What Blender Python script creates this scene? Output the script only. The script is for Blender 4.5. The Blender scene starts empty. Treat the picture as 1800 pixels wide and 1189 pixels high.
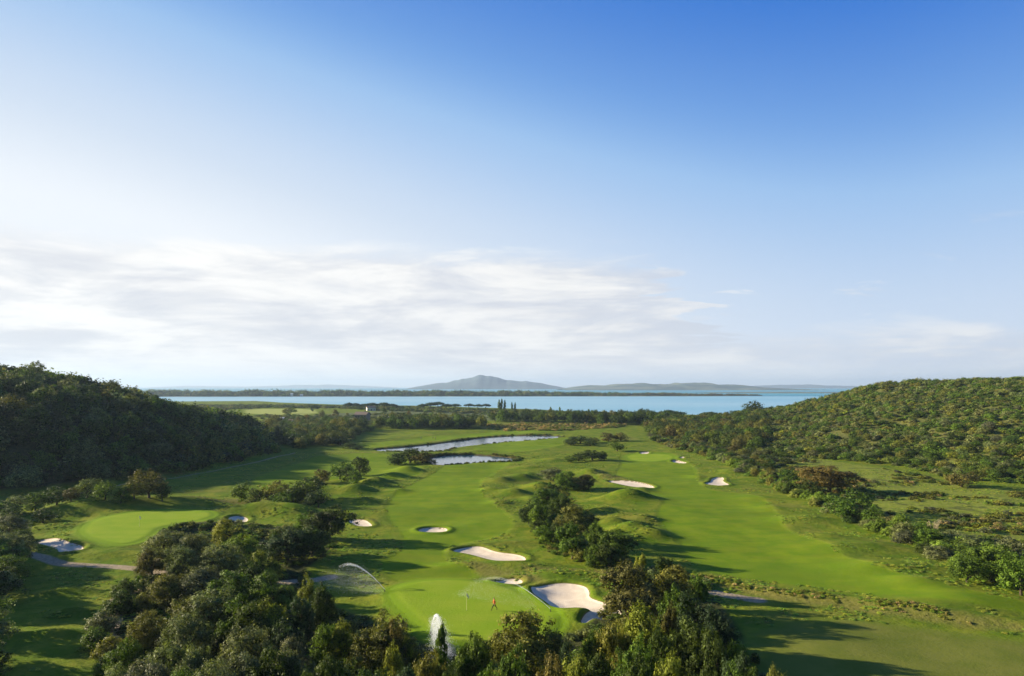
import bpy, bmesh, math, random
import numpy as np
from mathutils import Vector, Matrix
from mathutils.geometry import delaunay_2d_cdt

# ------------------------------------------------------------------ camera, sky, sun, exposure
sc = bpy.context.scene
COL = sc.collection
F, H, HOR = 1200.0, 32.0, 680.0          # focal length, eye height and horizon row of the photograph (1800 px wide)
R = math.radians

cam = bpy.data.cameras.new('camera')
cam.sensor_width = 36.0; cam.lens = 24.0
cam.shift_y = (HOR - 594.5) / 1800.0
cam.clip_start = 0.5; cam.clip_end = 90000.0
camo = bpy.data.objects.new('camera', cam)
camo.location = (0, 0, H); camo.rotation_euler = (R(90), 0, 0)
COL.objects.link(camo); sc.camera = camo

SUN_EL, SUN_AZ = 16.0, 12.0              # elevation; degrees beyond "due left"
SV = Vector((-math.cos(R(SUN_EL)) * math.cos(R(SUN_AZ)), math.cos(R(SUN_EL)) * math.sin(R(SUN_AZ)), math.sin(R(SUN_EL))))
sun = bpy.data.lights.new('sun', 'SUN'); sun.energy = 5.0; sun.angle = R(0.6); sun.color = (1.0, 0.86, 0.62)
suno = bpy.data.objects.new('sun', sun); suno.rotation_euler = SV.to_track_quat('Z', 'Y').to_euler()
COL.objects.link(suno)

sc.view_settings.view_transform = 'Standard'; sc.view_settings.look = 'None'
sc.view_settings.gamma = 1.0; sc.view_settings.exposure = 1.3
sc.cycles.max_bounces = 5; sc.cycles.diffuse_bounces = 2; sc.cycles.glossy_bounces = 2
sc.cycles.transmission_bounces = 3; sc.cycles.transparent_max_bounces = 6; sc.cycles.volume_bounces = 0
sc.cycles.use_denoising = True

def nd(nt, t, **kw):
    n = nt.nodes.new(t)
    for k, v in kw.items():
        if k == 'inp':
            for a, b in v.items(): n.inputs[a].default_value = b
        else: setattr(n, k, v)
    return n
def lk(nt, a, b): nt.links.new(a, b)
def mth(nt, op, a, b=None, c=None, clamp=False):
    n = nt.nodes.new('ShaderNodeMath'); n.operation = op; n.use_clamp = clamp
    for i, v in enumerate((a, b, c)):
        if v is None: continue
        if isinstance(v, (int, float)): n.inputs[i].default_value = v
        else: nt.links.new(v, n.inputs[i])
    return n.outputs[0]
def sstep(nt, v, lo, hi, tlo=0.0, thi=1.0):
    n = nt.nodes.new('ShaderNodeMapRange'); n.interpolation_type = 'SMOOTHSTEP'
    nt.links.new(v, n.inputs[0])
    for i, q in enumerate((lo, hi, tlo, thi)): n.inputs[i + 1].default_value = q
    return n.outputs[0]
def mix(nt, f, a, b, mode='MIX'):
    n = nt.nodes.new('ShaderNodeMix'); n.data_type = 'RGBA'; n.blend_type = mode
    for s, v in ((n.inputs[0], f), (n.inputs[6], a), (n.inputs[7], b)):
        if isinstance(v, (int, float)): s.default_value = v
        elif isinstance(v, tuple): s.default_value = (v[0], v[1], v[2], 1)
        else: nt.links.new(v, s)
    return n.outputs[2]

world = bpy.data.worlds.new('World'); sc.world = world; world.use_nodes = True
nt = world.node_tree; nt.nodes.clear()
sky = nd(nt, 'ShaderNodeTexSky', sky_type='NISHITA', sun_disc=False)
sky.sun_elevation = R(SUN_EL); sky.sun_rotation = R(-(90 - SUN_AZ)); sky.air_density = 1.0; sky.dust_density = 1.2; sky.ozone_density = 3.0
tc = nd(nt, 'ShaderNodeTexCoord'); sep = nd(nt, 'ShaderNodeSeparateXYZ'); lk(nt, tc.outputs['Generated'], sep.inputs[0])
dx, dy, dz = sep.outputs
zz = mth(nt, 'MAXIMUM', dz, 0.0)
# warm-white veil of high thin cloud on the sunward side
az = mth(nt, 'DIVIDE', dx, mth(nt, 'MAXIMUM', dy, 0.15))                 # tan of azimuth in front
# cloud deck mapped on a plane overhead
den = mth(nt, 'ADD', zz, 0.035)
cx = mth(nt, 'DIVIDE', dx, den); cy = mth(nt, 'DIVIDE', dy, den)
cmb = nd(nt, 'ShaderNodeCombineXYZ'); lk(nt, cx, cmb.inputs[0]); lk(nt, cy, cmb.inputs[1])
cm2 = nd(nt, 'ShaderNodeCombineXYZ'); lk(nt, mth(nt, 'MULTIPLY', az, 5.0), cm2.inputs[0]); lk(nt, mth(nt, 'MULTIPLY', zz, 26.0), cm2.inputs[1])
n4 = nd(nt, 'ShaderNodeTexNoise', inp={'Scale': 0.75, 'Detail': 9, 'Roughness': 0.62, 'Distortion': 0.4}); lk(nt, cm2.outputs[0], n4.inputs[0]); n4 = n4.outputs[0]
def cloudnoise(scale, det, off, sx=1.0, rough=0.6):
    mp = nd(nt, 'ShaderNodeMapping'); lk(nt, cmb.outputs[0], mp.inputs[0]); mp.inputs['Location'].default_value = off; mp.inputs['Scale'].default_value = (sx, 1, 1)
    n = nd(nt, 'ShaderNodeTexNoise', inp={'Scale': scale, 'Detail': det, 'Roughness': rough, 'Distortion': 0.35}); lk(nt, mp.outputs[0], n.inputs[0]); return n.outputs[0]
n1 = cloudnoise(0.55, 8, (3.1, 1.7, 0), 0.8)
n2 = cloudnoise(1.6, 8, (7.3, 5.2, 2), 0.8)
n3 = cloudnoise(0.22, 4, (1.2, 9.0, 4), 1.0)
# cover: full low at the left and centre, thinning upward and to the right
top = mth(nt, 'ADD', mth(nt, 'MULTIPLY', sstep(nt, mth(nt, 'ADD', az, mth(nt, 'MULTIPLY', mth(nt, 'SUBTRACT', n2, 0.5), 0.5)), 0.16, 0.34), -0.112), 0.186)      # sine of the deck's upper edge
e1 = mth(nt, 'SUBTRACT', top, zz)
jag = mth(nt, 'MULTIPLY', mth(nt, 'SUBTRACT', mth(nt, 'ADD', mth(nt, 'MULTIPLY', n1, 0.3), mth(nt, 'MULTIPLY', n4, 0.7)), 0.5), 0.13)
cover = sstep(nt, mth(nt, 'ADD', e1, jag), -0.012, 0.022)
body = sstep(nt, mth(nt, 'ADD', mth(nt, 'MULTIPLY', n4, 0.6), mth(nt, 'MULTIPLY', n2, 0.4)), 0.43, 0.55)
lowfade = sstep(nt, zz, 0.010, 0.045, 0.62, 1.0)
holes = sstep(nt, az, 0.0, 0.5, 0.82, 0.50)
cl = mth(nt, 'MULTIPLY', mth(nt, 'MULTIPLY', cover, lowfade), mth(nt, 'ADD', mth(nt, 'MULTIPLY', body, mth(nt, 'SUBTRACT', 1.0, holes)), holes), clamp=True)
# a few detached scraps
scr = mth(nt, 'MULTIPLY', sstep(nt, n2, 0.60, 0.70), mth(nt, 'MULTIPLY', sstep(nt, zz, 0.05, 0.09), sstep(nt, zz, 0.22, 0.17)))
scr = mth(nt, 'MULTIPLY', scr, 0.45)
cl = mth(nt, 'MULTIPLY', cl, sstep(nt, az, 0.2, 0.5, 1.0, 0.8)); cl = mth(nt, 'MAXIMUM', cl, scr)
shade = sstep(nt, mth(nt, 'ADD', mth(nt, 'MULTIPLY', n4, 0.8), mth(nt, 'MULTIPLY', n2, 0.2)), 0.38, 0.60)
left = sstep(nt, az, 0.75, -0.75)
ccol = mix(nt, shade, (5.0, 5.25, 5.9), (7.5, 7.5, 7.45))
ccol = mix(nt, left, ccol, mix(nt, shade, (5.9, 6.05, 6.5), (8.4, 8.35, 8.2)))
# clear-sky gradient: deep blue overhead and away from the sun, whitening to the horizon and sunward
hor = mth(nt, 'SQRT', mth(nt, 'MAXIMUM', mth(nt, 'SUBTRACT', 1.0, mth(nt, 'MULTIPLY', zz, zz)), 0.02)); tel = mth(nt, 'DIVIDE', zz, hor)
w0 = mth(nt, 'POWER', mth(nt, 'MAXIMUM', mth(nt, 'SUBTRACT', 1.0, mth(nt, 'DIVIDE', tel, 0.60)), 0.0), 1.6)
w1 = mth(nt, 'MULTIPLY', sstep(nt, az, 0.60, -0.85), mth(nt, 'MAXIMUM', mth(nt, 'SUBTRACT', 1.06, mth(nt, 'MULTIPLY', tel, 1.38)), 0.0))
W = mth(nt, 'MINIMUM', mth(nt, 'ADD', w0, w1), 1.2)
skyt = mix(nt, 0.88, mix(nt, 1.0, sky.outputs[0], (0.15, 0.60, 1.40), 'MULTIPLY'), (0.14, 1.40, 5.5))
skyb = mix(nt, 1.0, sky.outputs[0], (0.30, 0.55, 0.85), 'MULTIPLY')
front = sstep(nt, dy, -0.15, 0.35)
SKYCOL = mix(nt, mth(nt, 'MULTIPLY', W, 2.35, clamp=True), skyt, (2.15, 4.05, 6.9))
SKYCOL = mix(nt, sstep(nt, W, 0.22, 0.95), SKYCOL, (5.5, 6.3, 7.4))
SKYCOL = mix(nt, sstep(nt, W, 0.80, 1.2), SKYCOL, (7.2, 7.6, 8.1))
cir = mth(nt, 'MULTIPLY', sstep(nt, cloudnoise(0.9, 6, (0.4, 2.2, 0), 0.35, 0.55), 0.52, 0.75), sstep(nt, zz, 0.38, 0.47))
SKYCOL = mix(nt, mth(nt, 'MULTIPLY', cir, 0.35), SKYCOL, (4.0, 4.4, 5.2))
fin = mix(nt, front, skyb, mix(nt, cl, SKYCOL, ccol))
bg = nd(nt, 'ShaderNodeBackground', inp={'Strength': 0.05}); lk(nt, fin, bg.inputs[0])
wo = nd(nt, 'ShaderNodeOutputWorld'); lk(nt, bg.outputs[0], wo.inputs[0])

# ------------------------------------------------------------------ helpers
def g(px, py, z=0.0):
    D = F * (H - z) / (py - HOR); return ((px - 900.0) / F * D, D)
def gs(pts): return [g(*p) for p in pts]
def tag(o, label=None, cat=None, group=None, kind=None):
    if label: o['label'] = label
    if cat: o['category'] = cat
    if group: o['group'] = group
    if kind: o['kind'] = kind
    return o
def smooth_closed(P, it=3):
    P = np.array(P, float)
    for _ in range(it):
        Q = np.roll(P, -1, 0); P = np.stack([P * .75 + Q * .25, P * .25 + Q * .75], 1).reshape(-1, 2)
    return P
def smooth_open(P, it=3):
    P = np.array(P, float)
    for _ in range(it):
        a, b = P[:-1], P[1:]
        P = np.vstack([P[:1], np.stack([a * .75 + b * .25, a * .25 + b * .75], 1).reshape(-1, 2), P[-1:]])
    return P
def sdf_poly(P, x, y):
    """signed distance, positive inside"""
    d2 = np.full(x.shape, 1e12); ins = np.zeros(x.shape, bool)
    n = len(P)
    for i in range(n):
        ax, ay = P[i]; bx, by = P[(i + 1) % n]; ex, ey = bx - ax, by - ay
        wx, wy = x - ax, y - ay
        t = np.clip((wx * ex + wy * ey) / (ex * ex + ey * ey + 1e-12), 0, 1)
        d2 = np.minimum(d2, (wx - ex * t) ** 2 + (wy - ey * t) ** 2)
        c = ((ay <= y) != (by <= y))
        if ey != 0: ins ^= c & (x < ax + (y - ay) * ex / ey)
    return np.where(ins, 1, -1) * np.sqrt(d2)
def sdf_in(P, x, y, margin=6.0, far=-50.0):
    P = np.asarray(P); out = np.full(x.shape, far)
    m = (x > P[:, 0].min() - margin) & (x < P[:, 0].max() + margin) & (y > P[:, 1].min() - margin) & (y < P[:, 1].max() + margin)
    if m.any(): out[m] = np.maximum(sdf_poly(P, x[m], y[m]), far)
    return out
def sdf_line(P, x, y, w, margin=6.0, far=-50.0):
    P = np.asarray(P); out = np.full(x.shape, far)
    m = (x > P[:, 0].min() - margin) & (x < P[:, 0].max() + margin) & (y > P[:, 1].min() - margin) & (y < P[:, 1].max() + margin)
    if not m.any(): return out
    X, Y = x[m], y[m]; d2 = np.full(X.shape, 1e12)
    for (ax, ay), (bx, by) in zip(P[:-1], P[1:]):
        ex, ey = bx - ax, by - ay; wx, wy = X - ax, Y - ay
        t = np.clip((wx * ex + wy * ey) / (ex * ex + ey * ey + 1e-12), 0, 1)
        d2 = np.minimum(d2, (wx - ex * t) ** 2 + (wy - ey * t) ** 2)
    out[m] = np.maximum(w - np.sqrt(d2), far); return out
def ss(v, a, b):
    t = np.clip((v - a) / (b - a), 0, 1); return t * t * (3 - 2 * t)
_tab = np.random.RandomState(5).rand(256, 256)
def vn(x, y, s, seed=0):
    u = np.asarray(x, float) / s + seed * 17.31 + 1000; v = np.asarray(y, float) / s + seed * 7.77 + 1000
    i, j = np.floor(u).astype(int), np.floor(v).astype(int); fu, fv = u - i, v - j
    fu = fu * fu * (3 - 2 * fu); fv = fv * fv * (3 - 2 * fv)
    t = lambda a, b: _tab[a & 255, b & 255]
    return (t(i, j) * (1 - fu) + t(i + 1, j) * fu) * (1 - fv) + (t(i, j + 1) * (1 - fu) + t(i + 1, j + 1) * fu) * fv - 0.5

# ------------------------------------------------------------------ layout of the course (photo pixels laid out on the ground)
FAIR = [smooth_closed(gs(p), 3) for p in [
    [(655,1000),(690,985),(712,962),(697,935),(672,905),(690,872),(735,850),(765,833),(790,815),(860,806),(905,812),(860,838),(842,855),(852,880),(893,905),(905,925),(885,948),(800,962),(778,975),(790,995),(850,1012),(800,1028),(700,1032)],
    [(1085,802),(1095,820),(1075,838),(1110,848),(1160,858),(1130,868),(1172,885),(1150,905),(1165,935),(1200,962),(1205,995),(1250,1018),(1400,1038),(1550,1060),(1700,1080),(1800,1092),(1860,1085),(1760,1060),(1640,1040),(1560,1015),(1490,990),(1450,960),(1380,938),(1368,905),(1330,872),(1240,866),(1225,845),(1225,825),(1190,800),(1140,796)],
    [(620,785),(700,775),(800,765),(900,758),(1000,755),(985,760),(880,766),(780,775),(700,783),(660,790)],
    [(1280,1189),(1330,1110),(1450,1095),(1640,1115),(1800,1135),(2000,1160),(2000,1450),(1300,1450)],
    [(690,800),(760,830),(700,850),(640,842),(560,850),(470,872),(430,850),(520,818),(600,800)],
    [(880,800),(960,790),(1000,780),(1010,770),(960,772),(850,782),(820,792)],
]]
GREEN = [smooth_closed(gs(p), 3) for p in [
    [(693,1043),(740,1032),(800,1029),(860,1036),(905,1050),(945,1075),(975,1100),(965,1125),(905,1140),(820,1143),(772,1130),(735,1096),(702,1066)],
    [(145,950),(168,926),(230,914),(300,909),(360,911),(372,920),(340,930),(272,940),(258,956),(225,973),(180,966)],
    [(1100,803),(1130,800),(1175,801),(1185,808),(1150,814),(1110,812)],
]]
BUNK = [  # outline, label
    ([(55,958),(78,953),(100,954),(116,963),(149,973),(143,980),(105,981),(100,972),(80,965)], 'pale sand bunker in front of the green beside the gravel path', 0.5),
    ([(398,921),(415,914),(437,915),(434,923),(410,926)], 'small round sand bunker behind the grey-green foreground trees', 0.35),
    ([(608,918),(640,917),(652,924),(655,930),(625,929)], 'sand bunker at the shadow edge beside the dark round tree', 0.4),
    ([(733,937),(747,931),(782,931),(788,937),(778,942),(744,942)], 'small oval sand bunker alone in the middle of the central fairway', 0.7),
    ([(790,973),(815,967),(845,965),(872,975),(905,979),(925,986),(922,995),(898,997),(878,994),(850,985),(826,978)], 'long curved sand bunker jutting into the central fairway', 0.5),
    ([(864,1029),(880,1023),(908,1022),(922,1028),(906,1033),(884,1034)], 'small sand bunker just behind the putting green, next to the big one', 0.6),
    ([(928,1047),(948,1036),(990,1032),(1028,1038),(1037,1050),(1034,1060),(1060,1070),(1090,1080),(1094,1098),(1062,1102),(1045,1097),(1026,1107),(1019,1101),(1047,1086),(1008,1083),(970,1078),(958,1064)], 'largest white sand bunker, lobed, beside the near putting green', 0.45),
    ([(1062,850),(1090,849),(1125,852),(1155,861),(1140,864),(1110,859),(1085,855)], 'thin curved sand bunker at the inner edge of the bright green fairway', 0.5),
    ([(1236,854),(1250,850),(1250,843),(1262,839),(1274,841),(1269,848),(1286,856),(1260,858)], 'forked sand bunker at the outer edge of the bright green fairway', 0.3),
    ([(1178,812),(1190,809),(1212,817),(1196,818)], 'small sand bunker at the far end of the bright green fairway', 0.4),
    ([(1122,799),(1132,796),(1144,798),(1134,801)], 'tiny sand bunker behind the far putting green', 0.3),
    ([(1194,807),(1199,805),(1206,807),(1199,808)], 'tiniest sand bunker, by the scrub edge at the far green', 0.3),
]
BUNKP = [smooth_closed(gs(b[0]), 3) for b in BUNK]
POND = [smooth_closed(gs(p), 3) for p in [
    [(655,790),(700,787),(760,781),(805,775),(850,769),(920,765),(985,766),(992,769),(950,774),(880,779),(800,787),(780,795),(720,795),(668,795)],
    [(742,809),(765,801),(820,799),(880,802),(915,807),(895,813),(855,813),(805,818),(765,820)],
]]
PATHS = [  # centre line (photo px), half width (m)
    ([(20,966),(45,978),(75,989),(110,998),(160,1001),(215,1005),(270,1014),(330,1030)], 1.15),
    ([(90,875),(150,867),(250,850),(350,835),(430,818),(490,803),(520,797)], 0.6),
    ([(1180,1035),(1235,1050),(1290,1060),(1330,1066)], 1.4),
    ([(500,1028),(550,1024),(580,1019)], 1.3),
    ([(190,1189),(205,1130),(195,1060),(245,1046),(262,1030)], 0.9),
]
PATHP = [(smooth_open(gs(p), 2), w) for p, w in PATHS]
DRY = [smooth_closed(gs(p), 2) for p in [
    [(290,888),(350,880),(430,880),(480,884),(430,893),(360,893),(310,894)],
    [(770,985),(850,1000),(960,1020),(960,1040),(900,1020),(820,1015)],
    [(1240,1045),(1500,1090),(1800,1128),(1800,1110),(1500,1072),(1260,1034)],
    [(1150,850),(1080,842),(1060,830),(1040,838),(1070,850)],
    [(900,1004),(1000,1008),(1150,1010),(1150,1020),(1000,1017),(920,1014)],
    [(840,745),(1090,746),(1090,754),(980,757),(850,758)],
]]
MEADOW = smooth_closed(gs([(1290,800),(1420,806),(1480,816),(1600,832),(1680,858),(1800,868),(2100,900),(2300,1050),(1850,1040),(1700,990),(1600,935),(1500,895),(1400,860)]), 2)
FIELD = smooth_closed(gs([(430,719.5),(552,719.5),(562,730.5),(432,730.5)]), 1)
VINE = smooth_closed(gs([(560,728),(720,722),(1000,724),(1120,728),(1120,736),(800,742),(640,742),(500,745)]), 1)
YARD = smooth_closed(gs([(1230,731),(1420,725),(1500,740),(1420,806),(1290,798),(1170,780),(1120,762)]), 2)

HP = [(-145,194,0),(-133,204,0),(-122,226,0),(-116,253,0),(-111,284,0),(-110,325,0),(-128,372,0),(-152,425,0),(-195,490,0),(-250,560,0),(-330,640,0),(-165,168,0),(-215,165,6),(-280,130,0),
      (-238,304,37),(-218,326,33.5),(-210,349,28.5),(-203,366,23),(-195,398,16.5),(-172,400,13.5),(-150,385,7),(-290,290,37),(-350,280,38),(-172,250,20.5),(-168,300,20.5),(-148,335,13),(-208,238,28),(-255,225,34),(-145,260,11.5),(-200,292,28),(-260,420,24),(-310,510,10),(-420,420,30),(-420,230,30),
      (114,305,0),(136,284,0),(152,262,0),(146,226,0),(160,213,0),(200,192,0),(260,175,0),(112,350,0),(128,420,0),(150,500,0),(170,600,0),(230,690,0),
      (250,500,28),(288,480,34.5),(337,452,35),(238,522,22),(217,522,15),(195,522,9.5),(175,525,5),(400,430,37),(480,400,38),(212,382,17),(195,310,10),(260,330,20),(310,290,22),(180,400,9),(300,600,20),(400,600,25),(250,655,5),(230,260,11)]
for _x in (-80,-40,0,40,80):
    for _y in (40,120,200,280,360,450,550,700,900): HP.append((_x,_y,0))
for _x in (-400,-250,-130,120,250,400):
    for _y in (40,90): HP.append((_x,_y,0))
for _x in (-600,-300,-150,150,320,600):
    for _y in (760,950,1300): HP.append((_x,_y,0))
HP += [(105,200,0),(110,150,0),(150,140,0),(105,250,0),(-100,200,0),(-95,300,0),(-100,150,0),(-95,380,0),(-120,480,0)]
_hp = np.array(HP, float); _c2 = 14.0 ** 2
_A = np.sqrt(((_hp[:, None, :2] - _hp[None, :, :2]) ** 2).sum(-1) + _c2)
_w = np.linalg.solve(_A, _hp[:, 2])
def hill(x, y):
    x = np.asarray(x, float); out = np.zeros(x.shape)
    for (a, b, _), w in zip(_hp, _w): out += w * np.sqrt((x - a) ** 2 + (y - b) ** 2 + _c2)
    out = np.maximum(out - 0.35, 0) * ss(-y, -760, -700)
    return out + ss(out, 1, 10) * (vn(x, y, 30, 3) * 4.5 + vn(x, y, 12, 4) * 3.2)

# px, py, rx(m), ry(m), height
MOUNDS = [(862,868,4,4,0.8),(1060,905,4,4,1.1),(1135,920,4,3,1.0),(1128,866,4,4,0.8),(600,884,5,4,1.0),(540,884,5,4,0.9),(1352,897,4,4,0.9),(1455,948,4,3,0.9),(935,880,3,3,0.7),(1600,1034,4,3,0.8),(1090,955,4,2.5,0.9),(700,868,4,4,0.8),(645,885,5,4,1.0),(715,832,6,7,1.7),(690,841,5,6,1.2),(660,854,6,6,1.9),(625,867,6.5,6,2.0),(560,868,7,6,1.4),(470,905,9,5,1.8),(520,908,7,5,1.5),(430,905,8,5,0.8),
          (1105,882,8,5,2.6),(950,862,6,6,1.8),(915,845,6,6,1.6),(880,850,5,6,1.2),(905,872,5,5,1.3),(880,888,4,4,0.7),(930,838,5,6,1.2),(1037,834,5,6,1.5),(1060,842,5,5,1.1),(1113,941,6,4,2.1),(1076,928,6,4,1.6),(1150,950,5,3,1.3),(1095,915,6,4,1.0),
          (1413,920,6,5,1.6),(1513,968,7,5,1.9),(1563,1004,7,5,1.9),(1700,1072,8,4.5,1.7),(1640,1040,6,4,1.0),(1330,880,6,6,1.0),
          (938,1046,3.2,2.2,0.7),(1005,1092,4.0,1.9,0.8),(975,1020,6,3,0.5),(960,1094,3,2.5,0.5),
          (150,907,12,7,2.2),(230,897,14,7,2.2),(340,892,10,7,1.6),(90,935,7,4,1.3),(250,985,16,3.0,0.7),(380,935,7,4,0.9),
          (820,1000,6,3,0.7),(905,1003,6,3,0.6),(560,810,10,12,1.8),(1225,840,4,5,0.7),(1285,832,5,5,0.7),(880,962,7,3,0.5),(120,1050,5,1.8,0.9),(140,1090,5,1.6,0.8),(110,1130,5,1.6,0.7),(850,795,9,6,0.8),(970,812,8,7,1.0),(930,825,7,6,0.9),(1010,845,4,5,0.8)]
MG = [(*g(a, b), c * (1.35 if a > 1300 else 1), d * (1.3 if a > 1300 else 1), e * (0.48 if a > 1300 else 0.9)) for a, b, c, d, e in MOUNDS]
_sh = np.array([(-400,706),(300,706),(450,705),(500,708),(600,711.5),(740,713.5),(860,717),(1000,722.5),(1130,727),(1300,731),(1500,735),(2400,740)], float)
_shu, _shD = (_sh[:, 0] - 900) / F, F * H / (_sh[:, 1] - HOR)
def shore(x, y):                                   # metres of land before the lagoon
    return np.interp(x / np.maximum(y, 1), _shu, _shD) + vn(x, y, 60, 9) * 26 - y
BERM = smooth_open(gs([(1225,1028),(1300,1040),(1400,1058),(1500,1070),(1600,1086),(1700,1099),(1820,1113),(1960,1128)]), 2)
def terrain(x, y):
    x = np.asarray(x, float); y = np.asarray(y, float)
    z = hill(x, y)
    flat = np.ones(x.shape)
    for P in GREEN: flat = np.minimum(flat, 1 - 0.92 * ss(sdf_in(P, x, y, 8), -5, 1))
    for a, b, rx, ry, h in MG:
        d = ((x - a) / rx) ** 2 + ((y - b) / ry) ** 2
        z = z + 1.32 * h * np.exp(-d * 1.35) * flat
    und = vn(x, y, 24, 1) * 1.3 + vn(x, y, 11, 2) * 0.55 + vn(x, y, 4.5, 6) * 0.10
    z = z + und * flat * 0.75
    z = z + 1.3 * ss(sdf_in(GREEN[1], x, y, 12), -9, 1)
    z = z + 0.5 * ss(sdf_in(GREEN[0], x, y, 12), -5, 1)
    s = sdf_line(BERM, x, y, 0, 14); z = z + 0.75 * np.exp(-(s / 2.0) ** 2) - 0.5 * ss(-s, 3.2, 2.0) * ss(-s, 0.6, 2.0) * 0
    for P, bdef in zip(BUNKP, BUNK):
        d = sdf_in(P, x, y, 6); m = d > -3.5
        if m.any():
            dep = bdef[2] * 0.72; k = np.zeros(x.shape)
            k[m] = -dep * (0.75 * ss(d[m], -0.35, 0.25) + 0.45 * ss(d[m], 0.2, 2.6)) + 0.26 * np.exp(-((d[m] + 0.9) / 0.8) ** 2)
            z = z + k
    for P in POND:
        d = sdf_in(P, x, y, 9); m = d > -7
        z = np.where(m, (z + 0.1) * ss(-d, -0.5, 6) - 0.1 - 1.3 * ss(d, -0.8, 1.2), z)
    s = shore(x, y); k = ss(s, -12, 60)
    z = z * ss(s, 0, 120) + 0.5 * (k) - 2.6 * (1 - ss(s, -18, 10))
    return z

def mesh_np(name, V, faces4=None, faces=None, attrs=None, smooth=False):
    me = bpy.data.meshes.new(name); V = np.asarray(V, np.float32)
    me.vertices.add(len(V)); me.vertices.foreach_set('co', V.ravel())
    k = faces4.shape[1] if faces4 is not None else 0
    if faces4 is not None:
        n = len(faces4); me.loops.add(n * k); me.loops.foreach_set('vertex_index', faces4.astype(np.int32).ravel())
        me.polygons.add(n); me.polygons.foreach_set('loop_start', np.arange(0, n * k, k, dtype=np.int32))
        me.polygons.foreach_set('loop_total', np.full(n, k, np.int32))
        me.polygons.foreach_set('use_smooth', np.full(n, smooth))
    for an, av in (attrs or {}).items():
        a = me.attributes.new(an, 'FLOAT', 'POINT'); a.data.foreach_set('value', np.asarray(av, np.float32).ravel())
    me.update(); me.validate() if False else None
    return me
def link(name, me, mat=None, parent=None, loc=(0, 0, 0)):
    o = bpy.data.objects.new(name, me); COL.objects.link(o); o.location = loc
    if mat is not None and me is not None and len(me.materials) == 0: me.materials.append(mat)
    if parent: o.parent = parent
    return o

# ------------------------------------------------------------------ materials
def newmat(name):
    m = bpy.data.materials.new(name); m.use_nodes = True; m.node_tree.nodes.clear(); return m, m.node_tree
def noise(nt, scale, det=4, rough=0.55, vec=None, dist=0.0):
    n = nd(nt, 'ShaderNodeTexNoise', inp={'Scale': scale, 'Detail': det, 'Roughness': rough, 'Distortion': dist})
    if vec is not None: lk(nt, vec, n.inputs[0])
    return n.outputs[0]
def attr(nt, name, typ='GEOMETRY', out=2):
    n = nd(nt, 'ShaderNodeAttribute', attribute_name=name, attribute_type=typ); return n.outputs[out]
def bump(nt, h, strength, dist):
    b = nd(nt, 'ShaderNodeBump', inp={'Strength': strength, 'Distance': dist}); lk(nt, h, b.inputs['Height']); return b.outputs[0]
def principled(nt, col, rough=0.8, spec=0.3, nrm=None, **kw):
    p = nd(nt, 'ShaderNodeBsdfPrincipled', inp={'Roughness': rough, 'Specular IOR Level': spec})
    if isinstance(col, tuple): p.inputs['Base Color'].default_value = (*col, 1)
    else: lk(nt, col, p.inputs['Base Color'])
    if nrm is not None: lk(nt, nrm, p.inputs['Normal'])
    return p.outputs[0]
def outp(nt, s):
    o = nd(nt, 'ShaderNodeOutputMaterial'); lk(nt, s, o.inputs[0])

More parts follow.
